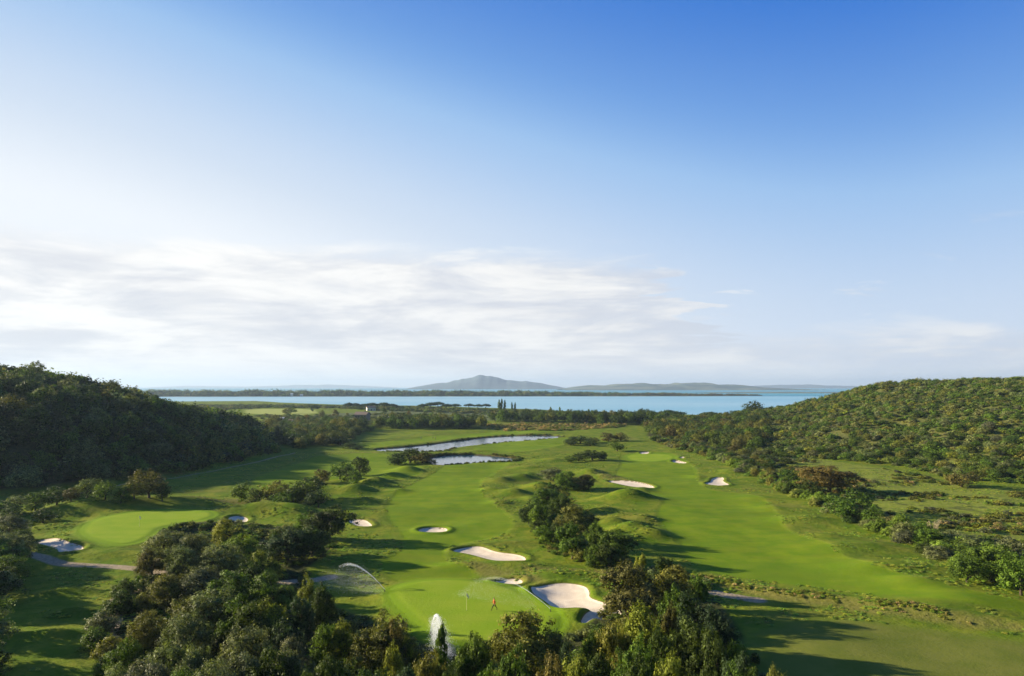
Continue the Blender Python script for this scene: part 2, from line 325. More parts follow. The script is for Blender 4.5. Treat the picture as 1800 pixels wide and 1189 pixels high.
def ground_mat():
    m, nt = newmat('ground'); geo = nd(nt, 'ShaderNodeNewGeometry'); pos = geo.outputs['Position']
    big = noise(nt, 0.035, 4, 0.6, pos); mid = noise(nt, 0.22, 5, 0.6, pos); fine = noise(nt, 2.2, 5, 0.65, pos); tuft = noise(nt, 0.9, 6, 0.7, pos)
    sx = nd(nt, 'ShaderNodeMapping'); lk(nt, pos, sx.inputs[0]); sx.inputs['Scale'].default_value = (0.15, 1, 1)
    streak = noise(nt, 0.25, 4, 0.6, sx.outputs[0])
    # rough
    c = mix(nt, sstep(nt, mid, 0.35, 0.68), (0.102, 0.172, 0.010), (0.205, 0.228, 0.022))
    c = mix(nt, mth(nt, 'MULTIPLY', sstep(nt, tuft, 0.45, 0.72), 0.55), c, (0.062, 0.104, 0.008))
    c = mix(nt, mth(nt, 'MULTIPLY', sstep(nt, big, 0.52, 0.72), 0.45), c, (0.21, 0.17, 0.05))
    c = mix(nt, mth(nt, 'MULTIPLY', sstep(nt, noise(nt, 0.10, 6, 0.7, pos, 0.8), 0.50, 0.64), 0.5), c, (0.060, 0.105, 0.010))
    c = mix(nt, mth(nt, 'MULTIPLY', sstep(nt, noise(nt, 0.33, 7, 0.75, pos, 0.5), 0.56, 0.68), 0.45), c, (0.23, 0.22, 0.045))
    # dry
    dry = mth(nt, 'MULTIPLY', sstep(nt, mth(nt, 'ADD', attr(nt, 'dry'), mth(nt, 'MULTIPLY', mid, 3.0)), 0.4, 3.2), 0.6)
    c = mix(nt, dry, c, mix(nt, sstep(nt, fine, 0.35, 0.65), (0.15, 0.13, 0.032), (0.25, 0.205, 0.07)))
    # meadow
    mea = sstep(nt, mth(nt, 'ADD', attr(nt, 'meadow'), mth(nt, 'MULTIPLY', mid, 8.0)), 1.0, 8.0)
    mc = mix(nt, sstep(nt, tuft, 0.36, 0.62), (0.155, 0.205, 0.020), (0.24, 0.26, 0.045))
    mc = mix(nt, mth(nt, 'MULTIPLY', sstep(nt, mid, 0.5, 0.66), 0.7), mc, (0.07, 0.085, 0.028))
    c = mix(nt, mea, c, mc)
    c = mix(nt, sstep(nt, attr(nt, 'slope'), 0.5, 4.0), c, mix(nt, sstep(nt, tuft, 0.36, 0.62), (0.085, 0.105, 0.022), (0.16, 0.155, 0.045)))
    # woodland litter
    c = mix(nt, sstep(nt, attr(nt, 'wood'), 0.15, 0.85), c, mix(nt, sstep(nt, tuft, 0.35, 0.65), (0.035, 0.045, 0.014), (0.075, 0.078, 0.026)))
    # fairway
    edge = mth(nt, 'MULTIPLY', mth(nt, 'SUBTRACT', tuft, 0.5), 3.0)
    fw = sstep(nt, mth(nt, 'ADD', attr(nt, 'fair'), edge), -0.9, 0.9)
    fc = mix(nt, sstep(nt, mid, 0.3, 0.72), (0.115, 0.205, 0.008), (0.190, 0.262, 0.011))
    fc = mix(nt, mth(nt, 'MULTIPLY', sstep(nt, streak, 0.42, 0.68), 0.45), fc, (0.190, 0.225, 0.016))
    fc = mix(nt, mth(nt, 'MULTIPLY', sstep(nt, big, 0.45, 0.7), 0.3), fc, (0.095, 0.175, 0.008))
    fc = mix(nt, mth(nt, 'MULTIPLY', sstep(nt, fine, 0.52, 0.75), 0.2), fc, (0.06, 0.10, 0.012))
    fc = mix(nt, mth(nt, 'MULTIPLY', sstep(nt, noise(nt, 0.5, 8, 0.75, pos), 0.50, 0.66), 0.35), fc, (0.175, 0.19, 0.022))
    fc = mix(nt, mth(nt, 'MULTIPLY', sstep(nt, noise(nt, 0.07, 6, 0.65, sx.outputs[0], 0.6), 0.48, 0.60), 0.4), fc, (0.098, 0.178, 0.009))
    nf = sstep(nt, mth(nt, 'ADD', attr(nt, 'dull'), mth(nt, 'MULTIPLY', mid, 5.0)), -2.0, 6.0)
    fc = mix(nt, nf, fc, mix(nt, sstep(nt, mid, 0.3, 0.7), (0.125, 0.155, 0.022), (0.170, 0.185, 0.034)))
    rim = mth(nt, 'MULTIPLY', sstep(nt, mth(nt, 'ADD', attr(nt, 'fair'), edge), -2.6, 0.2), 0.22)
    c = mix(nt, rim, c, (0.20, 0.24, 0.022))
    c = mix(nt, fw, c, fc)
    # lighter mown collar, then the green itself
    gr = mth(nt, 'ADD', attr(nt, 'green'), mth(nt, 'MULTIPLY', edge, 0.30))
    c = mix(nt, sstep(nt, gr, -3.0, -1.4), c, (0.155, 0.25, 0.012))
    gc = mix(nt, sstep(nt, mid, 0.3, 0.7), (0.200, 0.310, 0.014), (0.245, 0.335, 0.022))
    gc = mix(nt, mth(nt, 'MULTIPLY', sstep(nt, streak, 0.45, 0.65), 0.35), gc, (0.29, 0.34, 0.035))
    c = mix(nt, sstep(nt, gr, -0.7, 0.5), c, gc)
    # dark seam between collar and green
    # distant fields
    fl = sstep(nt, mth(nt, 'ADD', attr(nt, 'field'), mth(nt, 'MULTIPLY', edge, 6.0)), -3.0, 3.0)
    c = mix(nt, fl, c, (0.34, 0.38, 0.10))
    vi = sstep(nt, mth(nt, 'ADD', attr(nt, 'vine'), mth(nt, 'MULTIPLY', edge, 8.0)), -4.0, 6.0)
    wv = nd(nt, 'ShaderNodeTexWave', inp={'Scale': 0.035, 'Distortion': 2.0, 'Detail': 2.0}); wv.bands_direction = 'Y'; lk(nt, pos, wv.inputs[0])
    c = mix(nt, vi, c, mix(nt, wv.outputs[1], (0.07, 0.10, 0.035), (0.16, 0.18, 0.075)))
    # paths
    pa = sstep(nt, mth(nt, 'ADD', attr(nt, 'path'), mth(nt, 'MULTIPLY', edge, 0.3)), -0.3, 0.3)
    pc = mix(nt, sstep(nt, fine, 0.35, 0.65), (0.28, 0.225, 0.15), (0.40, 0.325, 0.225))
    pc = mix(nt, mth(nt, 'MULTIPLY', sstep(nt, tuft, 0.55, 0.7), 0.6), pc, (0.13, 0.13, 0.05))
    c = mix(nt, pa, c, pc)
    # sand lips / soil under the bunkers
    c = mix(nt, sstep(nt, attr(nt, 'sand'), -0.25, 0.02), c, (0.22, 0.17, 0.09))
    c = mix(nt, sstep(nt, attr(nt, 'pond'), -1.6, -0.2), c, (0.11, 0.09, 0.035))
    rougher = mth(nt, 'SUBTRACT', 1.0, mth(nt, 'MAXIMUM', fw, sstep(nt, gr, -2.2, -1.0)))
    hgt = mth(nt, 'ADD', mth(nt, 'MULTIPLY', mth(nt, 'MULTIPLY', tuft, rougher), 1.0), mth(nt, 'MULTIPLY', fine, 0.22))
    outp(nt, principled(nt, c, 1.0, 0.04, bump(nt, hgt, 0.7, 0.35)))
    return m
M_GROUND = ground_mat()

def sand_mat():
    m, nt = newmat('bunker_sand'); geo = nd(nt, 'ShaderNodeNewGeometry'); pos = geo.outputs['Position']
    a = noise(nt, 0.5, 7, 0.7, pos, 0.6); b = noise(nt, 4.0, 5, 0.7, pos)
    wv = nd(nt, 'ShaderNodeTexWave', inp={'Scale': 1.1, 'Distortion': 5.0, 'Detail': 2.0, 'Detail Scale': 0.7}); lk(nt, pos, wv.inputs[0])
    c = mix(nt, sstep(nt, a, 0.35, 0.7), (0.66, 0.55, 0.41), (0.78, 0.67, 0.52)); c = mix(nt, mth(nt, 'MULTIPLY', sstep(nt, b, 0.5, 0.75), 0.25), c, (0.50, 0.41, 0.30))
    h = mth(nt, 'ADD', mth(nt, 'MULTIPLY', wv.outputs[1], 0.06), mth(nt, 'ADD', mth(nt, 'MULTIPLY', b, 0.5), a))
    outp(nt, principled(nt, c, 0.95, 0.1, bump(nt, h, 0.5, 0.12))); return m
M_SAND = sand_mat()

def water_mat(name, col, rough, bscale, bstr, bdist, spec=0.5, stretch=(1, 1, 1), var=None):
    m, nt = newmat(name); geo = nd(nt, 'ShaderNodeNewGeometry'); mp = nd(nt, 'ShaderNodeMapping'); lk(nt, geo.outputs['Position'], mp.inputs[0]); mp.inputs['Scale'].default_value = stretch
    n = noise(nt, bscale, 4, 0.6, mp.outputs[0])
    c = col
    if var: c = mix(nt, sstep(nt, noise(nt, var[0], 3, 0.5, mp.outputs[0]), 0.38, 0.62), col, var[1])
    outp(nt, principled(nt, c, rough, spec, bump(nt, n, bstr, bdist))); return m
M_POND = water_mat('pond_water', (0.025, 0.085, 0.150), 0.09, 0.8, 0.45, 0.10)
M_LAGOON = water_mat('lagoon_water', (0.21, 0.47, 0.57), 0.42, 0.05, 0.9, 2.0, 0.5, (0.35, 1, 1), (0.0022, (0.31, 0.54, 0.62)))
M_SEA = water_mat('sea_water', (0.03, 0.24, 0.33), 0.45, 0.03, 0.9, 3.0, 0.45, (0.3, 1, 1), (0.0009, (0.05, 0.34, 0.40)))

def leaf_mat(name, typ, gloss=0.1, trans=0.24):
    m, nt = newmat(name); tone = attr(nt, 'tone')
    if typ == 'object': col = nd(nt, 'ShaderNodeObjectInfo').outputs['Color']
    else: col = attr(nt, 'tint', 'INSTANCER', 0)
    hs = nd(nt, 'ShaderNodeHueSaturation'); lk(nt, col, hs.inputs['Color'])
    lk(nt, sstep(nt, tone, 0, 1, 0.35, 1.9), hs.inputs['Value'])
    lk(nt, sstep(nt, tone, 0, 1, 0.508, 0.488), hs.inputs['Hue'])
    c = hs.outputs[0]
    p = principled(nt, c, 0.55, gloss)
    t = nd(nt, 'ShaderNodeBsdfTranslucent'); lk(nt, mix(nt, 1.0, c, (1.25, 1.3, 0.6), 'MULTIPLY'), t.inputs[0])
    mx = nd(nt, 'ShaderNodeMixShader', inp={0: trans}); lk(nt, p, mx.inputs[1]); lk(nt, t.outputs[0], mx.inputs[2])
    outp(nt, mx.outputs[0]); return m
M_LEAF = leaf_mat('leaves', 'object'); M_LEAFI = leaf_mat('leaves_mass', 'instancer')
def simple(name, col, rough=0.8, spec=0.3, nscale=None, col2=None, bs=0.0):
    m, nt = newmat(name)
    if nscale:
        tcn = nd(nt, 'ShaderNodeTexCoord'); n = noise(nt, nscale, 5, 0.6, tcn.outputs['Object'])
        outp(nt, principled(nt, mix(nt, sstep(nt, n, 0.35, 0.65), col, col2 or col), rough, spec, bump(nt, n, bs, 0.05) if bs else None))
    else: outp(nt, principled(nt, col, rough, spec))
    return m
M_BARK = simple('bark', (0.05, 0.040, 0.028), 0.9, 0.2, 3.0, (0.11, 0.088, 0.06), 0.6)
M_BARKPALE = simple('pale_bark', (0.36, 0.30, 0.18), 0.9, 0.2, 3.0, (0.50, 0.42, 0.26), 0.4)

# ------------------------------------------------------------------ the ground sheet
def build_ground():
    ys = []; D = 36.0
    while D < 1720:
        ys.append(D); D += min(max(0.30, D * D / (F * H) * 0.85), 4.2)
    ys = np.array(ys); us = np.linspace(-0.98, 0.98, 900)
    Y = np.repeat(ys[:, None], len(us), 1); X = us[None, :] * Y
    x, y = X.ravel(), Y.ravel(); z = terrain(x, y)
    def mx(L): 
        r = np.full(x.shape, -50.0)
        for v in L: r = np.maximum(r, v)
        return r
    hm = hill(x, y)
    at = dict(fair=mx([sdf_in(P, x, y) for P in FAIR]), green=mx([sdf_in(P, x, y) for P in GREEN]),
              path=mx([sdf_line(P, x, y, w) for P, w in PATHP]), dry=mx([sdf_in(P, x, y, 10) for P in DRY]),
              meadow=np.where((x > 0) & (hm > 1), 5.0, sdf_in(MEADOW, x, y, 15)), slope=hm * (x > 0), field=sdf_in(FIELD, x, y, 20), vine=sdf_in(VINE, x, y, 40),
              sand=mx([sdf_in(P, x, y) for P in BUNKP]), pond=mx([sdf_in(P, x, y) for P in POND]),
              dull=mx([sdf_in(FAIR[3], x, y)]),
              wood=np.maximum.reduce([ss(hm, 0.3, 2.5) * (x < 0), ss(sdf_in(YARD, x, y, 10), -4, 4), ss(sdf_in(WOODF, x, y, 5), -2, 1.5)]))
    nr, nc = Y.shape; i = np.arange(nr * nc).reshape(nr, nc)
    q = np.stack([i[:-1, :-1], i[:-1, 1:], i[1:, 1:], i[1:, :-1]], -1).reshape(-1, 4)
    me = mesh_np('ground', np.stack([x, y, z], 1), q, attrs=at, smooth=True)
    tag(link('ground', me, M_GROUND), 'rolling golf course turf with fairways, greens, rough and paths', kind='structure')
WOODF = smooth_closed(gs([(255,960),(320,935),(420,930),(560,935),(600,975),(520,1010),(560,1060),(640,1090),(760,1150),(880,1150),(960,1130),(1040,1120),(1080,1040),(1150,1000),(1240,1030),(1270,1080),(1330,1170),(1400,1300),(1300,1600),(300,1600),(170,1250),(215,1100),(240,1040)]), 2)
build_ground()

def sheet(name, P, zf, mat, res, smooth=True):
    """triangulated surface inside outline P, height from zf"""
    P = np.asarray(P); seg = []
    for a, b in zip(P, np.roll(P, -1, 0)):
        if np.hypot(*(b - a)) > 1e-3: seg.append(a)
    seg = np.array(seg); lo, hi = seg.min(0), seg.max(0)
    gx, gy = np.meshgrid(np.arange(lo[0], hi[0], res), np.arange(lo[1], hi[1], res)); gx, gy = gx.ravel(), gy.ravel()
    ins = sdf_poly(seg, gx, gy) > res * 0.35
    pts = [Vector(p) for p in seg] + [Vector(p) for p in np.stack([gx[ins], gy[ins]], 1)]
    n = len(seg); r = delaunay_2d_cdt(pts, [(i, (i + 1) % n) for i in range(n)], [], 1, 1e-5)
    vx = np.array([v[:] for v in r[0]]); z = zf(vx[:, 0], vx[:, 1])
    me = bpy.data.meshes.new(name); me.from_pydata(np.column_stack([vx, z]).tolist(), [], [list(f) for f in r[2]])
    me.update(); me.polygons.foreach_set('use_smooth', np.full(len(me.polygons), smooth)); me.materials.append(mat)
    return link(name, me)
for i, (P, b) in enumerate(zip(BUNKP, BUNK)):
    span = np.ptp(P, 0).max()
    o = sheet('sand_bunker', P, lambda x, y: terrain(x, y) + 0.05, M_SAND, 0.3 if span < 20 else 0.4)
    tag(o, b[1], 'sand bunker', 'sand bunkers of the golf course')
for P, nm in zip(POND, ('long narrow pond winding across the course', 'small blue pond below the long one')):
    c = P.mean(0); Q = c + (P - c) * 1.02
    d = P - c; Q = P + d / np.linalg.norm(d, axis=1, keepdims=True) * 0.8
    o = sheet('pond', Q, lambda x, y: np.full(x.shape, -0.24), M_POND, 12.0, False)
    tag(o, nm, kind='structure')
def plane(name, x0, x1, y0, y1, z, mat, label, n=1):
    me = bpy.data.meshes.new(name); me.from_pydata([(x0, y0, z), (x1, y0, z), (x1, y1, z), (x0, y1, z)], [], [(0, 1, 2, 3)]); me.materials.append(mat); me.update()
    return tag(link(name, me), label, kind='structure')
plane('lagoon', -6000, 6000, 640, 2320, -1.0, M_LAGOON, 'calm turquoise lagoon behind the golf course')
plane('sea', -26000, 26000, 2320, 26000, -1.0, M_SEA, 'open sea beyond the wooded spit')

# ------------------------------------------------------------------ foliage prototypes (unit height, unit width)
def leaf_mesh(name, C, N, S, tone, rng, asp=0.62):
    n = len(C)
    N = N / (np.linalg.norm(N, axis=1, keepdims=True) + 1e-9)
    A = rng.normal(size=(n, 3)); T = np.cross(N, A); T /= (np.linalg.norm(T, axis=1, keepdims=True) + 1e-9); B = np.cross(N, T)
    S = S[:, None]; T = T * S; B = B * S * asp
    V = np.stack([C - T, C - B * 0.9, C + T, C + B], 1).reshape(-1, 3)
    q = np.arange(4 * n).reshape(n, 4)
    return mesh_np(name, V, q, attrs={'tone': np.repeat(tone, 4)})
def rdir(rng, n, zmin=-0.4):
    z = rng.uniform(zmin, 1, n); a = rng.uniform(0, 2 * np.pi, n); r = np.sqrt(1 - z * z); return np.stack([r * np.cos(a), r * np.sin(a), z], 1)
def crown_mesh(name, seed, lobes, tufts, leaves, leaf, base=0.08, shape='round', spiky=0.0, lob_r=(0.17, 0.27), tuft_r=0.055, inner=0.08):
    rng = np.random.RandomState(seed)
    L = []
    for k in range(lobes):
        if shape == 'round':
            d = rdir(rng, 1, -0.95)[0]; rr = rng.uniform(0.5, 0.95); r = rng.uniform(*lob_r); q = (d[0] ** 4 + d[1] ** 4 + abs(d[2]) ** 4) ** 0.25; d = d / (0.45 + 0.55 * q); c = np.array([d[0] * 0.34 * rr, d[1] * 0.34 * rr, 0.44 + d[2] * 0.36 * rr])
            c[2] = max(c[2], base + r * 0.55)
            if c[2] + r > 1: c[2] = 1 - r * rng.uniform(0.9, 1.2)
        elif shape == 'dome':
            d = rdir(rng, 1, 0.0)[0]; rr = rng.uniform(0.4, 0.95); r = rng.uniform(*lob_r); c = np.array([d[0] * 0.36 * rr, d[1] * 0.36 * rr, 0.12 + d[2] * 0.55 * rr])
        elif shape == 'pine':
            a = rng.uniform(0, 6.28); rr = math.sqrt(rng.uniform(0, 1)) * 0.38; r = rng.uniform(0.14, 0.21); c = np.array([rr * math.cos(a), rr * math.sin(a), 0.70 - rr * rr * 1.4 + rng.uniform(-.06, .02)])
        elif shape == 'column':
            t = (k + 0.5) / lobes; w = 0.5 * math.sin(math.pi * min(1, 0.18 + t * 0.82)) ** 0.6 * 0.6; a = rng.uniform(0, 6.28); c = np.array([w * 0.5 * math.cos(a), w * 0.5 * math.sin(a), 0.08 + t * 0.86]); r = max(0.07, w * 0.62)
        elif shape == 'conifer':
            t = (k + 0.5) / lobes; w = 0.46 * (1 - t) ** 0.75 * rng.uniform(.6, 1.25); a = k * 2.4 + rng.uniform(-.5, .5); c = np.array([w * 0.8 * math.cos(a), w * 0.8 * math.sin(a), 0.06 + t * 0.9 + rng.uniform(-.02, .02)]); r = 0.03 + w * 0.36
        L.append((c, r))
    LC = np.array([l[0] for l in L]); LR = np.array([l[1] for l in L])
    zs = {'pine': 0.75, 'column': 0.55, 'conifer': 0.42}.get(shape, 1.0)
    C, N, S, T = [], [], [], []
    for li, (c, r) in enumerate(L):
        d = rdir(rng, tufts, -0.55); tc_ = c + d * r * np.array([1, 1, zs]) * rng.uniform(0.74, 1.20, (tufts, 1))
        dd = np.linalg.norm((tc_[:, None, :] - LC[None]) / np.array([1, 1, zs]), axis=2) / LR[None]; dd[:, li] = 9
        keep = (dd.min(1) > 0.72) & (tc_[:, 2] > 0.0)
        lt = rng.uniform(-0.16, 0.16)
        for q in np.nonzero(keep)[0]:
            m = leaves; o = rng.normal(size=(m, 3)) * tuft_r * rng.uniform(0.7, 1.25)
            if spiky: o += d[q] * rng.uniform(-0.3, 1.0, (m, 1)) * spiky * tuft_r * 2; o[:, 2] += rng.uniform(0, spiky, m) * tuft_r * 1.5
            tt = np.clip(0.5 + lt + rng.uniform(-0.2, 0.2), 0, 1)
            C.append(tc_[q] + o); N.append(d[q] * 0.8 + o / (np.linalg.norm(o, axis=1, keepdims=True) + 1e-6) * 0.8 + rng.normal(size=(m, 3)) * 0.40); S.append(leaf * rng.uniform(0.72, 1.35) * rng.uniform(0.55, 1.35, m)); T.append(np.clip(tt + rng.normal(size=m) * 0.13, 0, 1))
    m = int(lobes * tufts * leaves * inner)      # twigs and leaves of the inside
    if m:
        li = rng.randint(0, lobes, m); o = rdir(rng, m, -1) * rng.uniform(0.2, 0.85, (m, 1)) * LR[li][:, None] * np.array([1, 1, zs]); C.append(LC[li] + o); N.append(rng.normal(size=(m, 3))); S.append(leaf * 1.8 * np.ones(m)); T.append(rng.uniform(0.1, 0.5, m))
    C = np.vstack(C); C[:, 2] = np.maximum(C[:, 2], 0.005)
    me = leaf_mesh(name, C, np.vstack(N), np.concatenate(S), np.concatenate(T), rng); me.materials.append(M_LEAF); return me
def tubes(name, segs, mat, ns=6):
    V, Q = [], []
    for p0, p1, r0, r1 in segs:
        p0, p1 = Vector(p0), Vector(p1); d = (p1 - p0).normalized(); a = d.orthogonal().normalized(); b = d.cross(a); k = len(V)
        for p, r in ((p0, r0), (p1, r1)):
            for j in range(ns): t = 2 * math.pi * j / ns; V.append(tuple(p + (a * math.cos(t) + b * math.sin(t)) * r))
        for j in range(ns): Q.append((k + j, k + (j + 1) % ns, k + ns + (j + 1) % ns, k + ns + j))
    me = mesh_np(name, np.array(V), np.array(Q), smooth=True); me.materials.append(mat); return me
def trunk_mesh(name, seed, shape, mat=None):
    rng = random.Random(seed); S = []
    top = {'pine': 0.62, 'column': 0.8, 'conifer': 0.92}.get(shape, 0.5)
    pts = [Vector((0, 0, -0.06))]; n = 5
    for i in range(1, n + 1): pts.append(Vector((rng.uniform(-.02, .02), rng.uniform(-.02, .02), top * i / n)))
    r = 0.035 if shape != 'pine' else 0.03
    for i in range(n): S.append((pts[i], pts[i + 1], r * (1 - 0.13 * i), r * (1 - 0.13 * (i + 1))))
    for k in range(7 if shape != 'conifer' else 4):
        i = rng.randint(2, n); a = rng.uniform(0, 6.28); L = rng.uniform(.16, .3) * (1 if shape in ('round', 'pine') else .5); p = pts[i]; q = p + Vector((math.cos(a) * L, math.sin(a) * L, rng.uniform(.10, .24)))
        mid = p.lerp(q, .5) + Vector((0, 0, .02)); S += [(p, mid, r * .5, r * .35), (mid, q, r * .35, r * .12)]
    return tubes(name, S, mat or M_BARK)

PRO = {}
PRO['oak'] = [(crown_mesh('crown', s, 19, 24, 46, 0.0135, lob_r=(.10, .24), tuft_r=.027), trunk_mesh('trunk', s, 'round')) for s in (1, 2, 3, 4)]
PRO['olive'] = [(crown_mesh('crown', s, 28, 20, 44, 0.0120, lob_r=(.09, .20), tuft_r=.026, spiky=0.35), trunk_mesh('trunk', s, 'round')) for s in (11, 12, 13)]
PRO['bush'] = [(crown_mesh('crown', s, 13, 20, 22, 0.026, shape='dome', lob_r=(.15, .25), tuft_r=.045, spiky=0.4), trunk_mesh('trunk', s, 'round')) for s in (21, 22, 23)]
PRO['pine'] = [(crown_mesh('crown', s, 26, 16, 14, 0.024, shape='pine', tuft_r=.035), trunk_mesh('trunk', s, 'pine')) for s in (31, 32)]
PRO['poplar'] = [(crown_mesh('crown', s, 14, 14, 14, 0.030, shape='column', tuft_r=.045), trunk_mesh('trunk', s, 'column')) for s in (41,)]
PRO['conifer'] = [(crown_mesh('crown', s, 34, 12, 16, 0.018, shape='conifer', tuft_r=.030), trunk_mesh('trunk', s, 'conifer')) for s in (51,)]
PRO['mid'] = [(crown_mesh('crown', s, 14, 13, 18, 0.025, lob_r=(.13, .26), tuft_r=.040), trunk_mesh('trunk', s, 'round')) for s in (61, 62, 63)]
PRO['far'] = [(crown_mesh('crown', s, 9, 11, 7, 0.058, shape='dome', lob_r=(.17, .27), tuft_r=.06), None) for s in (71, 72, 73, 74)]

TINT = {'dark': (0.055, 0.084, 0.014), 'green': (0.085, 0.140, 0.016), 'bright': (0.122, 0.190, 0.020), 'yellow': (0.182, 0.207, 0.023), 'olive': (0.146, 0.171, 0.055),
        'grey': (0.126, 0.140, 0.063), 'brown': (0.112, 0.102, 0.025), 'rust': (0.155, 0.120, 0.030), 'khaki': (0.150, 0.157, 0.028), 'blue': (0.045, 0.074, 0.028), 'straw': (0.357, 0.275, 0.101)}
TW = {'dark': 'dark green', 'green': 'mid-green', 'bright': 'bright green', 'yellow': 'yellow-green', 'olive': 'pale olive-green', 'grey': 'grey-green', 'brown': 'brown-tinged', 'rust': 'orange-brown', 'khaki': 'khaki', 'blue': 'blackish blue-green', 'straw': 'straw-coloured'}
RN = random.Random(99)
def put(kind, name, x, y, h, w, tint, label, cat, group, parts=True, sink=0.15):
    z = float(terrain(np.array([x]), np.array([y]))[0])
    crown, trunk = RN.choice(PRO[kind]); c = TINT[tint] if isinstance(tint, str) else tint
    v = RN.uniform(0.85, 1.18); c = (c[0] * v * RN.uniform(.93, 1.07), c[1] * v, c[2] * v * RN.uniform(.9, 1.1), 1)
    rz = RN.uniform(0, 6.28)
    if parts and trunk is not None:
        root = bpy.data.objects.new(name, None); COL.objects.link(root); root.location = (x, y, z - sink); root.rotation_euler = (RN.uniform(-.04, .04), RN.uniform(-.04, .04), rz); root.scale = (w, w, h)
        root.empty_display_size = 0.1
        o = bpy.data.objects.new('crown', crown); COL.objects.link(o); o.parent = root; o.color = c
        t = bpy.data.objects.new('trunk', trunk); COL.objects.link(t); t.parent = root
    else:
        root = bpy.data.objects.new(name, crown); COL.objects.link(root); root.location = (x, y, z - sink); root.rotation_euler = (0, 0, rz); root.scale = (w, w, h); root.color = c
    return tag(root, label, cat, group)
ORD = 'first second third fourth fifth sixth seventh eighth ninth tenth eleventh twelfth thirteenth fourteenth fifteenth sixteenth seventeenth eighteenth nineteenth twentieth'.split()
def ordn(i):
    if i < 20: return ORD[i]
    n = i + 1; return f"{n}{'th' if 10 <= n % 100 <= 20 else {1: 'st', 2: 'nd', 3: 'rd'}.get(n % 10, 'th')}"

# a hand-placed tree: crown centre px, crown top px, crown width px, height m -> ground point
def hero(lst, where, group, kind_of, name_of, cat='tree'):
    """lst rows: (px, ytop, wpx, h, tint[, kind[, label]])"""
    cnt = {}
    for r in sorted(lst, key=lambda r: r[0]):
        px, yt, wp, h, tint = r[:5]; kind = r[5] if len(r) > 5 and r[5] else kind_of; lab = r[6] if len(r) > 6 else None
        D = F * (H - h) / (yt - HOR); w = wp * D / F
        noun = {'bush': 'bush', 'pine': 'umbrella pine', 'poplar': 'poplar', 'conifer': 'conifer'}.get(kind, 'tree')
        nm = {'bush': 'shrub', 'pine': 'umbrella_pine', 'poplar': 'poplar_tree', 'conifer': 'conifer_tree', 'olive': 'olive_tree', 'oak': 'oak_tree', 'mid': 'oak_tree'}[kind]
        k = (tint, noun); i = cnt.get(k, 0); cnt[k] = i + 1
        if not lab: lab = f"{ordn(i)} {TW[tint]} {noun} from the left {where}"
        fat = 1.32 if yt > 890 and kind in ('oak', 'olive') else 1.28
        put(kind, nm, (px - 900) / F * D, D, h * 1.05, w * fat, tint, lab, {'bush': 'shrub', 'pine': 'umbrella pine', 'poplar': 'poplar', 'conifer': 'conifer'}.get(kind, 'tree'), group)

FL = [  # thicket in the left foreground
 (288,938,70,6.5,'olive'),(348,944,50,6.0,'olive'),(322,965,55,6.0,'olive'),(382,962,72,6.5,'olive'),(405,915,48,6.5,'yellow','oak'),(425,945,60,6.5,'bright','oak'),(268,972,40,5.0,'brown','oak'),
 (360,992,80,6.5,'grey'),(300,1010,70,5.5,'khaki'),(400,1008,70,6.5,'green','oak'),(330,1045,90,7.0,'khaki'),(370,1040,95,7.5,'olive'),(417,1046,70,7.5,'green','oak'),(255,1080,60,5.0,'khaki'),
 (325,1082,85,7.0,'olive'),(228,1128,55,5.5,'green','oak'),(298,1124,85,7.5,'olive'),(345,1128,70,7.5,'olive'),(368,1166,95,8.0,'olive'),(256,1160,95,7.0,'grey'),(440,1100,90,8.0,'olive'),(420,1140,90,8.0,'grey'),(212,1175,60,6.0,'olive'),(315,1182,80,7,'green'),
 (450,1060,70,7.5,'dark','oak'),(470,1150,90,8,'dark','oak'),
 (18,905,60,6.5,'grey'),(12,938,70,6.5,'olive'),(10,972,70,6.0,'green'),(-40,930,80,8,'dark','oak'),(-60,980,90,8,'dark','oak'),(40,930,40,5,'dark')]
FC = [  # trees at the foot of the central fairway
 (578,892,78,7.5,'dark','oak','big dark rounded tree casting the long shadow over the central fairway'),(530,908,30,5.0,'bright','oak'),(505,935,70,6.0,'blue','oak'),(550,930,70,6.0,'dark','oak'),(465,967,52,6.0,'yellow','oak'),(478,1000,75,7.0,'green','oak'),(440,985,60,6.5,'dark','oak'),
 (540,1010,34,7.5,'yellow','oak','narrow yellow-green tree rising beside the left sprinkler jet'),(570,1024,52,7.5,'dark','oak'),(530,1045,50,7.0,'blue','oak'),(466,1050,70,7.5,'yellow','oak'),(500,1085,80,8.0,'blue','oak'),(608,1086,62,7.0,'yellow','oak'),(570,1090,60,7,'green','oak'),
 (678,1078,108,8.0,'khaki','oak','large rust and green tree standing below the left sprinkler'),(690,1090,50,7.7,'rust','oak'),(722,1112,34,6.0,'yellow','oak'),(522,1118,70,8.0,'grey'),(495,1140,70,8.0,'grey'),(772,1104,44,8.5,'green','conifer','narrow spiky tree top in front of the white sprinkler fountain'),
 (762,1146,62,8.0,'khaki','oak'),(828,1112,62,7.5,'green','oak'),(590,1140,90,9.0,'dark','oak'),(650,1160,90,9.0,'dark','oak'),(710,1165,70,9.0,'blue','oak'),(850,1160,60,8.5,'green','oak'),(800,1170,60,8.5,'dark','oak'),(545,1170,80,9,'dark','oak'),(680,1125,50,8,'yellow','oak')]
